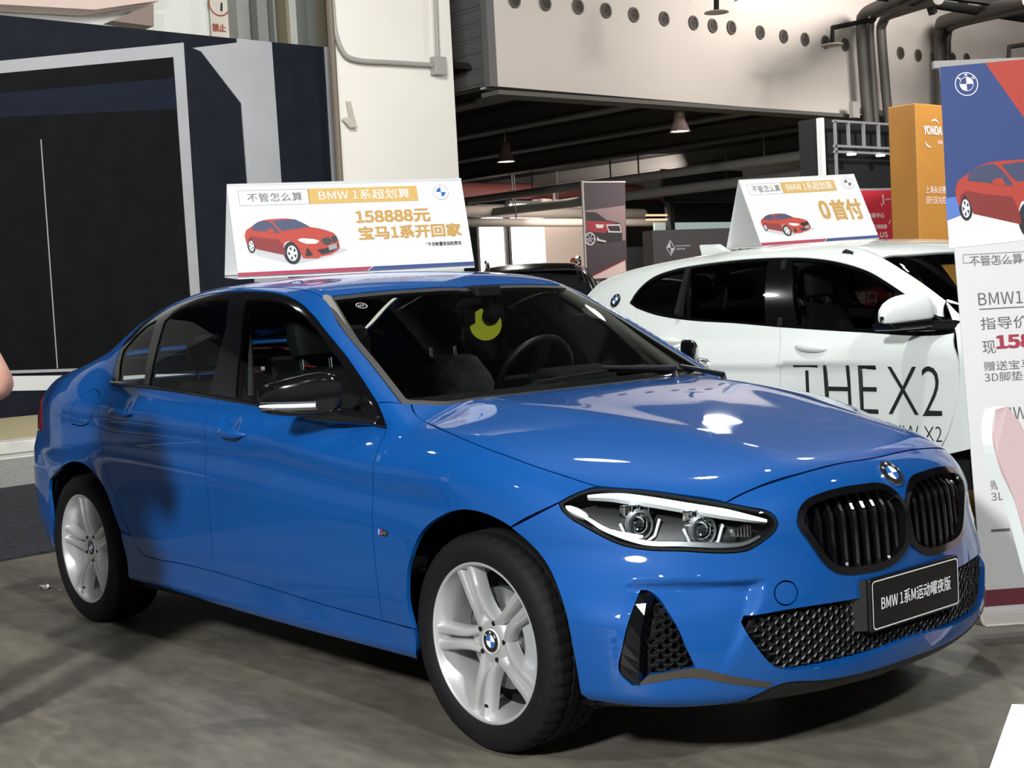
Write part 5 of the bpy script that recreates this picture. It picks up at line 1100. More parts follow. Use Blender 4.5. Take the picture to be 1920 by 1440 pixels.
ART=dict(body=[(62,860),(66,800),(100,716),(160,678),(240,628),(330,566),(450,528),(620,514),(880,510),(1040,535),(1180,605),(1319,698),(1500,735),(1650,785),(1760,835),(1800,890),(1836,990),(1840,1130),(1800,1180),(1640,1262),(1450,1290),(1400,1325),(1105,1315),(1040,1090),(958,989),(872,957),(800,985),(764,1073),(785,1236),(245,1090),(216,970),(159,872),(110,882),(97,1000),(75,960)],
 low=[(97,1000),(110,882),(187,828),(400,880),(700,920),(764,1073),(785,1236),(245,1090),(216,970),(159,872)],
 glass=[(209,719),(226,651),(267,605),(331,570),(442,546),(515,549),(567,572),(614,625),(678,710),(724,802),(480,760)],
 ws=[(610,558),(778,541),(1051,537),(1213,627),(1316,696),(1050,727),(773,757),(699,686)],
 hl=[(1048,943),(1119,915),(1361,943),(1459,981),(1433,1014),(1371,1036),(1208,1030),(1093,985)],
 kid=[(1496,979),(1510,943),(1644,910),(1698,959),(1699,1012),(1672,1054),(1589,1073),(1533,1038)],kid2=[(1700,905),(1767,882),(1805,898),(1814,979),(1787,1016),(1727,1041),(1704,1000)],
 intake=[(1395,1155),(1486,1143),(1640,1117),(1826,1049),(1802,1136),(1680,1206),(1475,1255)],duct=[(1202,1107),(1235,1124),(1303,1252),(1186,1284),(1161,1256)],
 plate=[(1622,1087),(1787,1046),(1787,1143),(1625,1180)],mirror=[(484,752),(509,719),(596,704),(625,751),(635,796),(487,772)],
 shadow=[(60,1150),(900,1420),(1500,1330),(2000,1180),(1850,1130),(700,1180),(245,1080)],star=[(870,1080)])
def car_art(mb,fr,u,v,w_,h0=.001):
    """three-quarter picture of a red saloon printed on a board, lower left at (u,v), width w_"""
    k=w_/1790; T=lambda P:[(u+(x-60)*k,v+(1400-y)*k) for x,y in P]
    def pp(name,ci,h):
        P=T(ART[name]); mb.cur=ci
        V=[Vector((a,b)) for a,b in P]; n=len(V); vo,_,fo,_,_,_=delaunay_2d_cdt(V,[(i,(i+1)%n) for i in range(n)],[],1,1e-7)
        mb.add([fr.p(q.x,q.y,h) for q in vo],[tuple(t) if (vo[t[1]]-vo[t[0]]).cross(vo[t[2]]-vo[t[0]])>0 else tuple(t)[::-1] for t in fo])
    pp('shadow',10,h0)
    for (cx_,cy_,a,b) in ((915,1195,165,225),(165,1015,78,150)):
        mb.cur=11; P=[(cx_+a*math.cos(t),cy_+b*math.sin(t)) for t in np.linspace(0,2*math.pi,28)[:-1]]; fpoly(mb,fr,T(P)[::-1],h0*1.5)
    pp('body',5,h0*2); pp('low',6,h0*2.3); pp('glass',7,h0*2.5); pp('ws',7,h0*2.5); pp('hl',15,h0*2.5); pp('kid',12,h0*2.5); pp('kid2',12,h0*2.5); pp('intake',11,h0*2.5); pp('duct',11,h0*2.5); pp('plate',1,h0*2.9); pp('mirror',5,h0*2.9)
    for (cx_,cy_,a,b) in ((912,1205,98,152),(162,1028,46,102)):
        mb.cur=15; P=[(cx_+a*math.cos(t),cy_+b*math.sin(t)) for t in np.linspace(0,2*math.pi,28)[:-1]]; fpoly(mb,fr,T(P)[::-1],h0*2.9)
        mb.cur=11
        for j in range(5):
            t0=.6+j*2*math.pi/5; fpoly(mb,fr,T([(cx_+a*r*math.cos(t0+q),cy_+b*r*math.sin(t0+q)) for r,q in ((.32,-.1),(.85,-.32),(.85,.32),(.32,.1))]),h0*3.2)
def tent_sign(name,BL,BR,TL,TR,LB,label,kind):
    """folded roof board: printed front face, plain back and floor faces"""
    BL,BR,TL,TR,LB=[Vector(p) for p in (BL,BR,TL,TR,LB)]
    o=empty(name,(BL+BR)/2); tag(o,label,'sign'); oo=Vector(o.location); BL,BR,TL,TR,LB=[p-oo for p in (BL,BR,TL,TR,LB)]
    x=(BR-BL); W=x.length; x.normalize(); y=(TL-BL); y=(y-x*y.dot(x)); H=y.length; y.normalize(); TL=BL+y*H; TR=BR+y*H
    n=x.cross(y).normalized(); t=.006
    def board(nm,P,th):
        nn=(P[1]-P[0]).cross(P[2]-P[0]).normalized(); mb=MB(); mb.prism(P,nn*th); return mb.build(nm,M_card,o)
    RB=LB+(BR-BL)
    board('front_board',[BL,BR,TR,TL],-t); board('back_board',[TL,TR,RB,LB],-t); board('base_board',[BL-Vector((0,0,.004)),LB-Vector((0,0,.004)),RB-Vector((0,0,.004)),BR-Vector((0,0,.004))],t)
    fr=Frame(BL,x,y); u=W/1.0; s=W; h=.0012
    mb=MB(); mb.cur=8; fpoly(mb,fr,[(0,0),(W*.53,0),(W*.555,H*.042),(0,H*.042)],h); mb.cur=9; fpoly(mb,fr,[(W*.535,0),(W,0),(W,H*.042),(W*.56,H*.042)],h)
    hb=.755*H; ht=.925*H; sl=(ht-hb)*.0
    if kind==1:
        mb.cur=1; fframe(mb,fr,W*.040,hb,W*.33,ht,.0022,h); mb.cur=3; fpoly(mb,fr,[(W*.325,hb),(W*.795,hb),(W*.795,ht),(W*.325,ht)],h)
        mb.cur=2; lettering(mb,fr,'不管怎么算',W*.075,hb+.040*H,.095*H,W*.225,0,h*1.6); mb.cur=0; lettering(mb,fr,'BMW 1系超划算',W*.37,hb+.035*H,.110*H,W*.39,0,h*1.8)
        mb.cur=4; lettering(mb,fr,'158888元',W*.512,.515*H,.150*H,W*.325,.014,h); lettering(mb,fr,'宝马1系开回家',W*.515,.335*H,.155*H,W*.45,.014,h); mb.cur=12; lettering(mb,fr,'*不含购置税保险费用',W*.80,.235*H,.048*H,W*.155,.006,h)
        car_art(mb,fr,W*.045,.115*H,W*.385); ru,rv,rr=W*.90,.845*H,.088*H
    else:
        mb.cur=1; fframe(mb,fr,W*.050,hb,W*.34,ht,.0022,h); mb.cur=3; fpoly(mb,fr,[(W*.335,hb),(W*.80,hb),(W*.80,ht),(W*.335,ht)],h)
        mb.cur=2; lettering(mb,fr,'不管怎么算',W*.085,hb+.035*H,.105*H,W*.235,0,h*1.6); mb.cur=0; lettering(mb,fr,'BMW 1系超划算',W*.375,hb+.030*H,.120*H,W*.395,0,h*1.8)
        mb.cur=4; lettering(mb,fr,'0',W*.585,.33*H,.285*H,W*.085,.014,h); lettering(mb,fr,'首付',W*.685,.30*H,.32*H,W*.265,.014,h)
        car_art(mb,fr,W*.06,.12*H,W*.40); ru,rv,rr=W*.915,.865*H,.090*H
    mb.build('front_print',PM,o)
    mb=MB(); roundel(mb,fr,ru,rv,rr,(0,1,2,1,0),h); mb.build('emblem_print',[M_pline,M_pw,M_bblue if kind==1 else M_pgrey],o)
    return o
tent_sign('roof_sign',(-1.903,-0.495,1.428),(-1.579,0.456,1.433),(-2.007,-0.471,1.805),(-1.680,0.483,1.812),(-2.082,-0.455,1.441),'white folded price board standing on the roof of the blue car','1' and 1)
tent_sign('roof_sign',(-2.236,3.150,1.506),(-1.941,3.882,1.523),(-2.447,3.250,1.909),(-2.143,3.991,1.912),(-2.667,3.341,1.518),'white folded board with large zero offer on the roof of the white SUV',2)
mb=MB(); p=Vector((-1.541,-0.212,1.395)); mb.box((0,0,0),(.05,.02,.012)); mb.box((.01,0,.006),(.02,.03,.012)); o=mb.build('board_clip',M_black,None,bevel=.003); o.location=p; o.rotation_euler=(0,0,1.2); tag(o,'small black clip on the blue roof in front of the price board','clip')
# roll-up banner at the right
A=Vector((0.410,1.052,0.102)); R3=Vector((.64,.75,0)).normalized()
ro=empty('rollup_banner',(A.x,A.y,0)); tag(ro,'tall roll-up banner with red car and blue top beside the blue car','banner')
xx=(R3+Vector((-.06,.06,0))).normalized(); up=(Vector((0.227,1.209,2.036))-A).normalized(); up=(up-xx*up.dot(xx)*.92).normalized()
O=A-Vector((A.x,A.y,0)); Hh=(Vector((0.227,1.209,2.036))-A).length; Wb=.85
fr=Frame(O,xx,up); n_=fr.n
mb=MB(); mb.prism([fr.p(0,0),fr.p(Wb,0),fr.p(Wb,Hh),fr.p(0,Hh)],-n_*.004); mb.build('fabric',mat('banner_white',(.68,.665,.66),.7),ro)
mb=MB(); h=.0015
yb=.78
def BL_(y): return Hh*(1-(y-125)/(1148-125))
k=Hh/1023.0
U=lambda px,py:((px-(1771+(py-125)*.0723))*k*1.02, BL_(py)+ (px-(1771+(py-125)*.0723))*k*.055)
def bp_(pts,ci,hh=h): mb.cur=ci; fpoly(mb,fr,[U(*p) for p in pts][::-1],hh)
bp_([(1771,126),(1860,126),(1940,245),(2015,245),(2060,405),(1783,418)],9); bp_([(1858,126),(2010,126),(2015,250),(1940,250)],5,h*1.2)
bp_([(1780,375),(2060,365),(2060,420),(1783,432)],16,h*1.3)
bp_([(1783,418),(2060,340),(2060,470),(1786,470)],0,h*1.4)
mb.cur=1; a_=U(1811,484); b_=U(2010,512); fframe(mb,fr,a_[0],b_[1],b_[0],a_[1],.003,h)
mb.cur=2; lettering(mb,fr,'不管怎么算',U(1825,505)[0],U(1825,508)[1],.038,.195,0,h); lettering(mb,fr,'BMW120i',U(1841,582)[0],U(1841,583)[1],.047,.245,0,h); frect(mb,fr,U(1842,590)[0],U(1842,591)[1],U(1842,590)[0]+.42,U(1842,589)[1],h)
lettering(mb,fr,'指导价:  208,800元',U(1845,632)[0],U(1845,632)[1],.050,.50,0,h); lettering(mb,fr,'现',U(1848,672)[0],U(1848,674)[1],.046,None,0,h)
mb.cur=8; lettering(mb,fr,'158888元',U(1874,670)[0],U(1874,670)[1],.055,.36,.016,h)
mb.cur=2; lettering(mb,fr,'赠送宝马贴膜一套',U(1850,706)[0],U(1850,706)[1],.034,.36,-.004,h); lettering(mb,fr,'3D脚垫、车载香薰',U(1851,727)[0],U(1851,727)[1],.034,.36,-.004,h)
lettering(mb,fr,'BMW125i',U(1862,798)[0],U(1862,800)[1],.047,.245,0,h); lettering(mb,fr,'赠送宝马贴膜一套',U(1860,925)[0],U(1860,927)[1],.034,.36,-.004,h); lettering(mb,fr,'3D脚垫、车载香薰',U(1861,947)[0],U(1861,948)[1],.034,.36,-.004,h)
frect(mb,fr,U(1860,1004)[0],U(1860,1004)[1],U(1895,1004)[0],U(1895,1001)[1],h); lettering(mb,fr,'CONTACT',U(1902,1005)[0],U(1902,1006)[1],.024,.2,0,h)
mb.cur=17; frect(mb,fr,0,U(1840,1138)[1],Wb,U(1840,1108)[1],h)
car_art(mb,fr,U(1803,430)[0],U(1803,440)[1]-.04,.58,.0018)
mb.build('banner_print',PM+[mat('print_blue_light',(.10,.19,.52),.6),mat('print_maroon',(.16,.02,.035),.6)],ro)
mb=MB(); c=U(1822,163); roundel(mb,fr,c[0],c[1],.043,(0,1,1,0,0),.002); mb.build('emblem_print',[M_pw,M_pnavy],ro)
mb=MB(); mb.prism([fr.p(-.02,Hh-.004),fr.p(Wb+.02,Hh-.004),fr.p(Wb+.02,Hh+.022),fr.p(-.02,Hh+.022)],-n_*.02); mb.build('top_rail',M_pipe,ro)
mb=MB(); mb.prism([fr.p(-.03,-.045)+n_*.06,fr.p(Wb+.03,-.045)+n_*.06,fr.p(Wb+.03,0)+n_*.02,fr.p(-.03,0)+n_*.02],-n_*.12); mb.build('base_housing',mat('banner_base',(.55,.50,.47),.35,.3),ro,bevel=.01)
mb=MB(); q=Vector((0.206,1.285,0.000))-Vector(ro.location); q.z=0; mb.box(q+Vector((.02,.06,.02)),(.26,.10,.04),Matrix.Rotation(.5,3,'Z')); mb.build('foot',M_louv,ro)
# pink cut-out board with a thick white edge
cb=empty('cutout_board',(0.958,0.553,-0.205)[:2]+(0,)); tag(cb,'pale pink cut-out display board with thick white edge in front of the banner','board'); oo=Vector(cb.location)
PO=[(1851,768),(1872,763),(1893,790),(1925,850),(1985,930),(2080,1010),(2140,1180),(2120,1420),(2100,1600),(2010,1600),(1960,1330),(1950,1190),(1915,1045),(1886,940),(1862,890),(1847,835),(1845,795)]
P3=[Vector(p) for p in ((0.717,0.605,0.866),(0.740,0.633,0.873),(0.768,0.646,0.827),(0.809,0.669,0.727),(0.891,0.706,0.594),(1.014,0.775,0.463),(1.109,0.768,0.198),(1.141,0.618,-0.150),(1.147,0.529,-0.347),(1.031,0.469,-0.359),(0.940,0.518,-0.021),(0.897,0.566,0.190),(0.834,0.576,0.418),(0.785,0.581,0.587),(0.748,0.576,0.668),(0.725,0.574,0.758),(0.711,0.594,0.822))]
P3=[Vector(q)-oo for q in spline3(P3,.03,True)]; vd=Vector((-.97,-.10,0)).normalized()
cen=sum(P3,Vector())/len(P3); P3=[p+Vector((.649,.757,0))*.025 for p in P3]; mb=MB(); mb.prism(P3,vd*.034); mb.build('edge',mat('board_edge',(.66,.70,.67),.6),cb)
def pull(P,d):
    out=[]
    n=len(P)
    for i in range(n):
        t=(P[(i+1)%n]-P[i-1]).normalized(); nn=vd.cross(t).normalized(); out.append(P[i]+nn*d-vd*.004)
    return out
IN=[p-vd*.001 for p in P3]
mb=MB(); mb.prism(IN,-vd*.003); mb.build('pink_face',mat('board_pink',(.50,.365,.365),.6),cb)
mb=MB(); P=[Vector(p)-oo for p in ((1.203,-0.188,0.011),(1.174,-0.008,0.153),(1.297,0.135,0.143),(1.363,-0.002,-0.002))]; mb.prism(P,vd*.04); mb.build('foot_plate',mat('board_edge',(.66,.70,.67),.6),cb)
# stand fittings in the background
bw=empty('dark_booth',(-6.213,8.971,2.974)[:2]+(0,)); tag(bw,'black booth wall with a grey ladder truss along its top','booth'); oo=Vector(bw.location); Hb=(-6.213,8.971,2.974)[2]
mb=MB(); mb.box((-.12,.80,Hb/2),(.24,1.58,Hb)); mb.build('wall_block',mat('booth_black',(.010,.011,.012),.6),bw)
mb=MB(); mb.box((.03,.03,Hb/2),(.06,.055,Hb)); mb.build('white_post',mat('post_white',(.70,.70,.71),.7),bw)
M_tr=mat('truss_grey',(.22,.22,.23),.5)
mb=MB(); 
for z in (Hb-.04,Hb-.30,Hb-.36): mb.bar((.14,.10,z),(.14,1.58,z),.025,.025)
mb.bar((.14,.13,Hb-.04),(.14,.13,.2),.025,.025)
mb.build('truss_rail',M_tr,bw)
for i in range(5):
    mb=MB(); mb.bar((.14,.36+.27*i,Hb-.04),(.14,.36+.27*i,Hb-.30),.028,.028); mb.build('truss_rung',M_tr,bw)
for i in range(2):
    mb=MB(); mb.box((.17,.36+.52*i,Hb-.385),(.07,.07,.02)); mb.build('spot',M_lamp,bw)
yo=empty('amber_pillar',(-4.497,8.193,2.867)[:2]+(0,)); tag(yo,'amber advertising pillar with white company lettering behind the roll-up banner','pillar'); Ho=(-4.497,8.193,2.867)[2]
p1=(-4.664,8.193,2.870); wl=(-4.497,8.193,2.867)[0]-p1[0]
mb=MB(); mb.box((-max(.3,wl)/2,.6,Ho/2),(max(.3,wl),1.2,Ho)); mb.build('body',mat('amber',(.36,.165,.03),.55,noise=(2,.08)),yo,bevel=.01)
fr=Frame((.003,0,0),(0,1,0),(0,0,1)); mb=MB(); lettering(mb,fr,'YONDA',.115,Ho-.285,.085,.30,.012,.002); lettering(mb,fr,'永达',.34,Ho-.37,.04,None,0,.002); lettering(mb,fr,'上海永达德云',.115,Ho-.83,.070,.40,0,.002); lettering(mb,fr,'闵行区向阳路',.12,Ho-.93,.070,.40,0,.002)
for (c0,c1,r,a0,a1,sg) in ((.30,Ho-.21,.075,20,150,1),(.20,Ho-.33,.075,190,300,1)):
    T=[math.radians(a0+(a1-a0)*i/12) for i in range(13)]; Q=[(c0+r*math.cos(t),c1+r*math.sin(t)) for t in T]; Q2=[(c0+(r-.018*math.sin(math.pi*i/12))*math.cos(t),c1+(r-.018*math.sin(math.pi*i/12))*math.sin(t)) for i,t in enumerate(T)]
    for i in range(12): fpoly(mb,fr,[Q2[i],Q[i],Q[i+1],Q2[i+1]],.002)
mb.build('lettering',mat('print_pink',(.80,.66,.58),.6),yo)
# red poster on a stand behind the white SUV
a=Vector((-5.775,8.635,2.175)); b=Vector((-5.590,9.469,2.175)); x=b-a; x.z=0; Wp=x.length; x.normalize()
rp_=empty('red_poster',(a.x,a.y,0)); tag(rp_,'red hanging poster with white lettering behind the white SUV','poster'); fr=Frame((0,0,.02),x,(0,0,1)); Hp=a.z-.02
mb=MB(); mb.prism([fr.p(0,0),fr.p(Wp,0),fr.p(Wp,Hp),fr.p(0,Hp)],-fr.n*.004); mb.build('sheet',mat('poster_red',(.60,.035,.06),.4),rp_)
mb=MB(); mb.prism([fr.p(-.02,Hp),fr.p(Wp+.05,Hp),fr.p(Wp+.05,Hp+.02),fr.p(-.02,Hp+.02)],-fr.n*.02); mb.build('top_rail',M_alloy,rp_)
mb=MB(); k=Wp/119; V_=lambda py: Hp-(py-358)*k; U_=lambda px: (px-1563)*k
lettering(mb,fr,'林肯中心',U_(1623),V_(398),8*k,33*k,.01,.002); lettering(mb,fr,'LINCOLN',U_(1658),V_(372.5),2.5*k,19*k,.01,.002); lettering(mb,fr,'新/首航版',U_(1632),V_(414),7*k,28*k,.01,.002); lettering(mb,fr,'PLUS',U_(1632),V_(426),8*k,29*k,.010,.002); lettering(mb,fr,'魂',U_(1652),V_(441),11*k,10*k,.010,.002)
for q in ([(1653,365),(1655,364),(1656,378),(1654,379)],[(1649,377),(1650,376),(1653,381),(1652,382)],[(1663,407),(1667,400),(1668,401),(1664,408)],[(1673,429),(1678,420),(1680,424),(1676,430)]): fpoly(mb,fr,[(U_(u),V_(v)) for u,v in q][::-1],.002)
lettering(mb,fr,'全进口',U_(1575),V_(519),18*k,60*k,.012,.002); lettering(mb,fr,'一价全包省价低至',U_(1573),V_(544),8*k,38*k,.01,.002); lettering(mb,fr,'元!',U_(1629),V_(541),8*k,9*k,.01,.002); lettering(mb,fr,'购车享惠',U_(1601),V_(564),6*k,15*k,.01,.002)
fpoly(mb,fr,[(U_(u),V_(v)) for u,v in [(1583,548),(1588,548),(1604,572),(1600,573)]][::-1],.002); disc(mb,fr,U_(1592),V_(520),24*k,.002,20*k,160,205)
mb.build('white_print',mat('poster_white',(.80,.72,.68),.6),rp_)
mb=MB(); lettering(mb,fr,'70000',U_(1612),V_(541.5),7*k,17*k,.008,.002); lettering(mb,fr,'三年',U_(1616),V_(563),6*k,12*k,.01,.002); mb.build('yellow_print',mat('poster_yellow',(.65,.38,.06),.6),rp_)
mb=MB(); mb.tube([fr.p(Wp/2,-.02,-.05),fr.p(Wp/2,Hp,-.03)],.015,8); mb.box(fr.p(Wp/2,.0,-.03),(.5,.3,.03)); mb.build('stand',M_pipe,rp_)
# hanging banner of a dark red car
a=Vector((-16.530,15.439,3.327)); b=Vector((-16.373,16.394,3.322)); c=Vector((-16.520,15.283,1.591)); x=b-a; x.z=0; Wp=x.length; x.normalize()
yb_=empty('hanging_banner',(a.x,a.y,0)); tag(yb_,'tall dark banner with a dark red car hung on a pole beside the pale pier','banner'); fr=Frame((0,0,0),x,(0,0,1)); k=Wp/78; Z_=lambda py:a.z-(py-343)*k+0; U_=lambda px:(px-1094)*k
mb=MB(); mb.prism([fr.p(0,Z_(516)),fr.p(Wp*.93,Z_(514)),fr.p(Wp,Z_(343)),fr.p(0,Z_(343))],-fr.n*.01); mb.build('fabric',mat('banner_plum',(.040,.028,.034),.8),yb_)
BM=[mat('banner_pink',(.48,.36,.34),.8),mat('banner_darkred',(.20,.012,.022),.6),mat('banner_black',(.012,.010,.012),.7),mat('banner_line',(.10,.05,.05),.8),mat('banner_silver',(.42,.38,.38),.6),mat('banner_mauve',(.17,.115,.12),.8)]
mb=MB()
def yp(pts,ci,hh=.003): mb.cur=ci; fpoly(mb,fr,[(U_(u),Z_(v)) for u,v in pts][::-1],hh)
yp([(1094,385),(1170,378),(1168,432),(1094,432)],5); yp([(1096,487),(1165,463),(1166,489),(1096,489)],0); yp([(1096,494),(1166,493),(1165,514),(1094,516)],0)
yp([(1095,387),(1115,388),(1133,400),(1158,405),(1162,420),(1161,432),(1120,436),(1095,428)],2,.0035); yp([(1095,400),(1130,402),(1150,405),(1135,413),(1132,420),(1108,418),(1095,416)],1,.004); yp([(1112,406),(1128,407),(1126,412),(1114,412)],4,.0045)
mb.cur=4; disc(mb,fr,U_(1101),Z_(428),10*k,.0045,8*k); yp([(1132,407),(1158,407),(1161,420),(1136,419)],4,.0042); yp([(1134,409),(1157,409),(1159,418),(1138,417)],2,.0046); yp([(1113,431),(1115,425),(1118,429),(1131,432),(1130,434)],4,.0045)
for t in range(6): mb.cur=4; q=t*math.pi/3; fpoly(mb,fr,[(U_(1101)+r*k*math.cos(q+e),Z_(428)+r*k*math.sin(q+e)) for r,e in ((1,-.5),(8,-.08),(8,.08),(1,.5))],.0046)
yp([(1096,486),(1165,461),(1165,463),(1096,488)],1,.004)
mb.cur=3; lettering(mb,fr,'Young',U_(1115),Z_(513),9*k,27*k,0,.004); mb.build('banner_print',BM,yb_)
mb=MB(); mb.tube([fr.p(-.06,.02),fr.p(-.03,Z_(340))],.025,8); mb.tube([fr.p(-.05,Z_(342)),fr.p(Wp,Z_(342))],.02,8); mb.build('pole',M_pipe,yb_,True)
# dark stand with a diamond emblem
a=Vector((-7.316,7.576,1.892)); b=Vector((-6.988,8.888,1.925)); x=b-a; x.z=0; Wp=x.length; x.normalize(); st=empty('exhibition_stand',(a.x,a.y,0)); tag(st,'dark brown stand wall with a silver diamond emblem','stand'); fr=Frame((0,0,0),x,(0,0,1)); Ht=a.z; k=Wp/197; Z_=lambda u,v: Ht-(v-432)*k-(u-1223)*k*.055; U_=lambda px:(px-1223)*k
mb=MB(); mb.prism([fr.p(0,0),fr.p(Wp,0),fr.p(Wp,Ht),fr.p(0,Ht)],-fr.n*.2); mb.build('wall_board',mat('stand_brown',(.028,.024,.024),.6),st)
mb=MB(); D4=[(1254,445),(1263,458),(1255,471),(1246,458)]
def dp(pts,hh=.003): fpoly(mb,fr,[(U_(u),Z_(u,v)) for u,v in pts][::-1],hh)
cx_,cy_=1254.5,458
for i in range(4):
    p,q=D4[i],D4[(i+1)%4]; ip_=lambda w_,s_:(cx_+(w_[0]-cx_)*s_,cy_+(w_[1]-cy_)*s_); dp([p,q,ip_(q,.82),ip_(p,.82)])
dp([D4[0],(cx_,cy_),D4[3]]); dp([(cx_,cy_),D4[1],D4[2]])
lettering(mb,fr,'BORGWARD',U_(1264),Z_(1264,456),2.2*k,27*k,.01,.003); lettering(mb,fr,'宝沃汽车',U_(1265),Z_(1265,461),3*k,16*k,.01,.003); lettering(mb,fr,'C宝沃',U_(1351),Z_(1351,472),17*k,50*k,.012,.003)
mb.build('silver_print',mat('stand_silver',(.42,.42,.42),.4,.3),st)
# office glazing far back: lit room behind panes
og=empty('office_front',(-24.000,23.962,1.595)[:2]+(0,)); tag(og,'dim glazed office front with a grey counter beyond the hanging banner','office'); y0=(-24.000,23.962,1.595)[1]; y1=(-24.000,28.841,1.438)[1]; L_=y1-y0
zt=(-24.000,25.896,3.047)[2]; zb=(-24.000,25.879,2.798)[2]
mb=MB(); mb.box((-.1,L_*.62,(zt+zb)/2),(.06,L_*.70,zt-zb)); mb.build('lit_strip',mat('office_light',(.55,.68,.64),.5,emit=.45,ecol=(.55,.68,.64)),og)
mb=MB(); mb.box((-.05,L_*.17,1.2),(.1,L_*.34,2.4)); mb.build('grey_panel',mat('office_grey',(.16,.18,.165),.7,noise=(1.5,.3)),og)
mb=MB(); mb.box((.05,L_*.37,1.8),(.2,.16,3.6)); mb.box((.05,L_*.66,zt+1.0),(.12,L_*.68,.9)); mb.build('frame',mat('far_wall',(.055,.056,.058),.9),og)
for i,(u,v,w_) in enumerate(((1222,404,24),(1222,413,24))):
    pz=(-24.000,25.165,3.241)[2]-.12*i; mb=MB(); mb.box((.1,L_*.25,pz),(.08,L_*.16,.05)); mb.build('strip_light',mat('warm_strip',(1,.72,.45),.5,emit=.9,ecol=(1,.70,.42)),og)
# lamps: two bell lamps in the lower hall, the bright one high up, and rows over the cars
def bell_lamp(loc,label,power,zc,r=.24):
    o=empty('bell_lamp',loc); tag(o,label,'lamp'); mb=MB(); mb.lathe([(.05,.42),(.09,.40),(.11,.20),(r,.0),(r+.01,-.01)],(0,0,0),(0,0,1),28); mb.build('shade',mat('lamp_shade',(.16,.11,.10),.5),o,True)
    mb=MB(); mb.lathe([(0,-.015),(r-.02,.005)],(0,0,0),(0,0,1),28); mb.build('glow',mat('lamp_hot',(1,.97,.95),.5,emit=14),o,True)
    mb=MB(); mb.tube([(0,0,.4),(0,0,zc-loc[2])],.012,6); mb.build('rod',M_beam,o,True)
    d=bpy.data.lights.new('bell_light','AREA'); d.shape='DISK'; d.size=.4; d.energy=power; d.color=(1,.93,.88); l=bpy.data.objects.new('bell_light',d); COL.objects.link(l); l.parent=o; l.location=(0,0,-.04)
    return o
bell_lamp((-15.014,16.523,4.151),'bell lamp glowing under the dark ceiling, the right one of two',90,5.0,.19); bell_lamp((-19.778,16.339,4.083),'bell lamp glowing under the dark ceiling, the left one of two',90,5.0,.19)
def high_bay(loc,label,emit=40,r=.16,group=None):
    o=empty('high_bay_lamp',loc); tag(o,label,'lamp',group); mb=MB(); mb.lathe([(.06,.36),(.10,.34),(.12,.16),(r,.0)],(0,0,0),(0,0,1),24); mb.build('housing',M_alloy,o,True)
    mb=MB(); mb.lathe([(0,-.10),(.08,-.085),(r-.02,-.01)],(0,0,0),(0,0,1),24); mb.build('bulb',mat('bulb_%d'%emit,(1,.98,.97),.5,emit=emit),o,True)
    mb=MB(); mb.tube([(0,0,.35),(0,0,7.7-loc[2])],.015,6); mb.build('rod',M_beam,o,True); return o
high_bay((-5.341,6.989,3.834),'bright white high bay lamp hanging high in front of the vented wall',60,.20)
for p in ((-2.15,1.49,6.9),(.25,2.36,6.9),(-6.5,9.7,6.9),(8.4,-7.1,6.9),(4.3,-6.7,6.9),(-8.0,-2.0,6.9),(3.6,5.5,6.9),(-1.5,-7.4,6.9)):
    high_bay(p,'high bay lamp under the hall roof over the cars, outside the picture',60,.17,'high bay lamps over the cars')
# crumpled wrapper on the floor
def crumple(name,loc,s,label,seed):
    rs=np.random.RandomState(seed); mb=MB(); n=7; V=[]
    for i in range(n):
        for j in range(4): V.append((s*(i/(n-1)-.5)+rs.randn()*s*.04,s*.45*(j/3-.5)+rs.randn()*s*.05,abs(rs.randn())*s*.13+.002))
    mb.add(V,[(i*4+j,i*4+j+1,i*4+j+5,i*4+j+4) for i in range(n-1) for j in range(3)]); o=mb.build(name,mat('foil',(.62,.60,.55),.25,.6),None,False); o.location=loc; tag(o,label,'litter'); return o
crumple('wrapper',(-3.581,-0.702,0.000),.085,'crumpled foil wrapper on the floor left of the rear wheel',3); crumple('paper_scrap',(-3.457,-0.674,0.000),.025,'tiny paper scrap on the floor beside the rear wheel',5)
# visitor at the left edge, only the elbow in the picture
def skin_chain(name,verts,edges,rad,m_,parent,root=0,sub=2):
    me=bpy.data.meshes.new(name); me.from_pydata(verts,edges,[]); o=bpy.data.objects.new(name,me); COL.objects.link(o); o.parent=parent; me.materials.append(m_)
    s=o.modifiers.new('skin','SKIN'); s.use_smooth_shade=True
    for i,v in enumerate(me.skin_vertices[0].data): v.radius=(rad[i],rad[i]) if not isinstance(rad[i],tuple) else rad[i]; v.use_root=(i==root)
    u=o.modifiers.new('sub','SUBSURF'); u.levels=u.render_levels=sub; return o
el=Vector((-1.220,-1.719,1.072)); px_=Vector((-.649,-.76,0)); fw=Vector((-.76,.65,0))
vis=empty('person',(el.x+px_.x*.36,el.y+px_.y*.36,0)); tag(vis,'person in a dark shirt standing at the left edge, bare elbow bent','person'); oo=Vector(vis.location)
lat=-px_; L2=lambda a,b,z: tuple(lat*a+fw*b+Vector((0,0,z)))
ez=el.z; 
V=[L2(0,0,.98),L2(0,.0,1.15),L2(0,.0,1.38),L2(0,.01,1.50),L2(0,.02,1.58),L2(0,.03,1.68),L2(0,.02,1.76),
 L2(.19,0,1.40),L2(.345,-.02,ez+.02),L2(.22,.20,ez+.05),L2(.10,.30,ez+.10),
 L2(-.19,0,1.40),L2(-.28,0,1.13),L2(-.26,.10,.90),L2(-.25,.13,.80),
 L2(.10,0,.90),L2(.11,.02,.50),L2(.12,-.01,.09),L2(.12,.14,.04),L2(-.10,0,.90),L2(-.11,.02,.50),L2(-.12,-.01,.09),L2(-.12,.14,.04)]
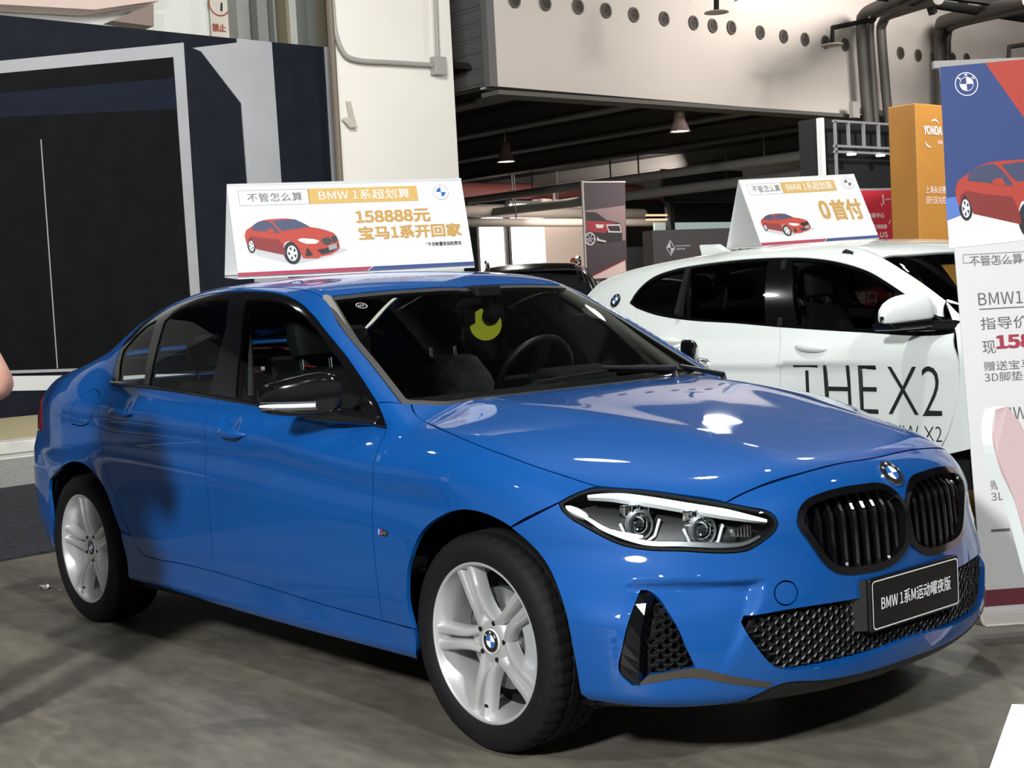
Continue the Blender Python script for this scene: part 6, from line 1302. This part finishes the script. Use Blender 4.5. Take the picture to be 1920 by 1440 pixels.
E_=[(0,1),(1,2),(2,3),(3,4),(4,5),(5,6),(2,7),(7,8),(8,9),(9,10),(2,11),(11,12),(12,13),(13,14),(0,15),(15,16),(16,17),(17,18),(0,19),(19,20),(20,21),(21,22)]
Rr=[.15,.14,.15,.06,.075,.105,.07,.062,.058,.045,.032,.062,.046,.036,.03,.085,.06,.042,.04,.085,.06,.042,.04]
body=skin_chain('body',V,E_,Rr,M_skin,vis)
mb=MB()
for (c,dr) in ((Vector(L2(.10,.30,ez+.10)),Vector(L2(-.10,.10,.05))),(Vector(L2(-.25,.13,.80)),Vector(L2(0,.02,-.10)))):
    d=dr.normalized(); sd=d.cross(Vector((0,0,1))).normalized() if abs(d.z)<.9 else lat; nn=d.cross(sd)
    for i in range(4): a=c+sd*(.022*(i-1.5)); mb.tube([a,a+d*.06+nn*.004,a+d*(.10+.012*(1.5-abs(i-1.5)))+nn*.02],[.0105,.0095,.007],8)
    mb.tube([c-sd*.03-d*.03,c-sd*.06+d*.01,c-sd*.055+d*.045],[.012,.011,.008],8)
mb.build('fingers',M_skin,body,True)
SV=[V[i] for i in (0,1,2,7,11)]+[L2(.27,-.01,1.26),L2(-.235,0,1.27)]; skin_chain('shirt',SV,[(0,1),(1,2),(2,3),(2,4),(3,5),(4,6)],[.165,.16,.165,.085,.085,.075,.075],mat('shirt_dark',(.03,.03,.035),.9),vis)
TV=[V[i] for i in (0,15,16,19,20)]+[L2(.12,-.01,.10),L2(-.12,-.01,.10)]; skin_chain('trousers',TV,[(0,1),(1,2),(0,3),(3,4),(2,5),(4,6)],[.165,.105,.08,.105,.08,.06,.06],mat('trousers_grey',(.05,.05,.055),.9),vis)
HV=[L2(0,-.01,1.68),L2(0,-.02,1.77),L2(0,-.05,1.62)]; skin_chain('hair',HV,[(0,1),(0,2)],[.108,.095,.07],mat('hair_dark',(.012,.010,.009),.7),body)
mb=MB(); 
for s in (-1,1): mb.lathe([(0,.012),(.012,.006),(.014,0)],Vector(L2(s*.035,.128,1.685)),fw,12)
mb.build('eyes',M_black,body,True)
mb=MB(); mb.tube([L2(0,.13,1.69),L2(0,.152,1.655),L2(0,.13,1.64)],[.01,.016,.012],8); mb.tube([L2(-.028,.122,1.605),L2(0,.13,1.602),L2(.028,.122,1.605)],[.006,.009,.006],8)
for s in (-1,1): mb.tube([L2(s*.105,.02,1.64),L2(s*.115,.01,1.68),L2(s*.11,.0,1.705)],[.012,.018,.012],8)
mb.build('face_features',M_skin,body,True)
for s in (-1,1):
    mb=MB(); c=Vector(L2(s*.12,.04,.045)); mb.tube([c-fw*.10,c,c+fw*.10,c+fw*.16],[.045,.05,.045,.03],12); mb.build('shoe',mat('shoe_black',(.02,.02,.02),.5),vis,True)
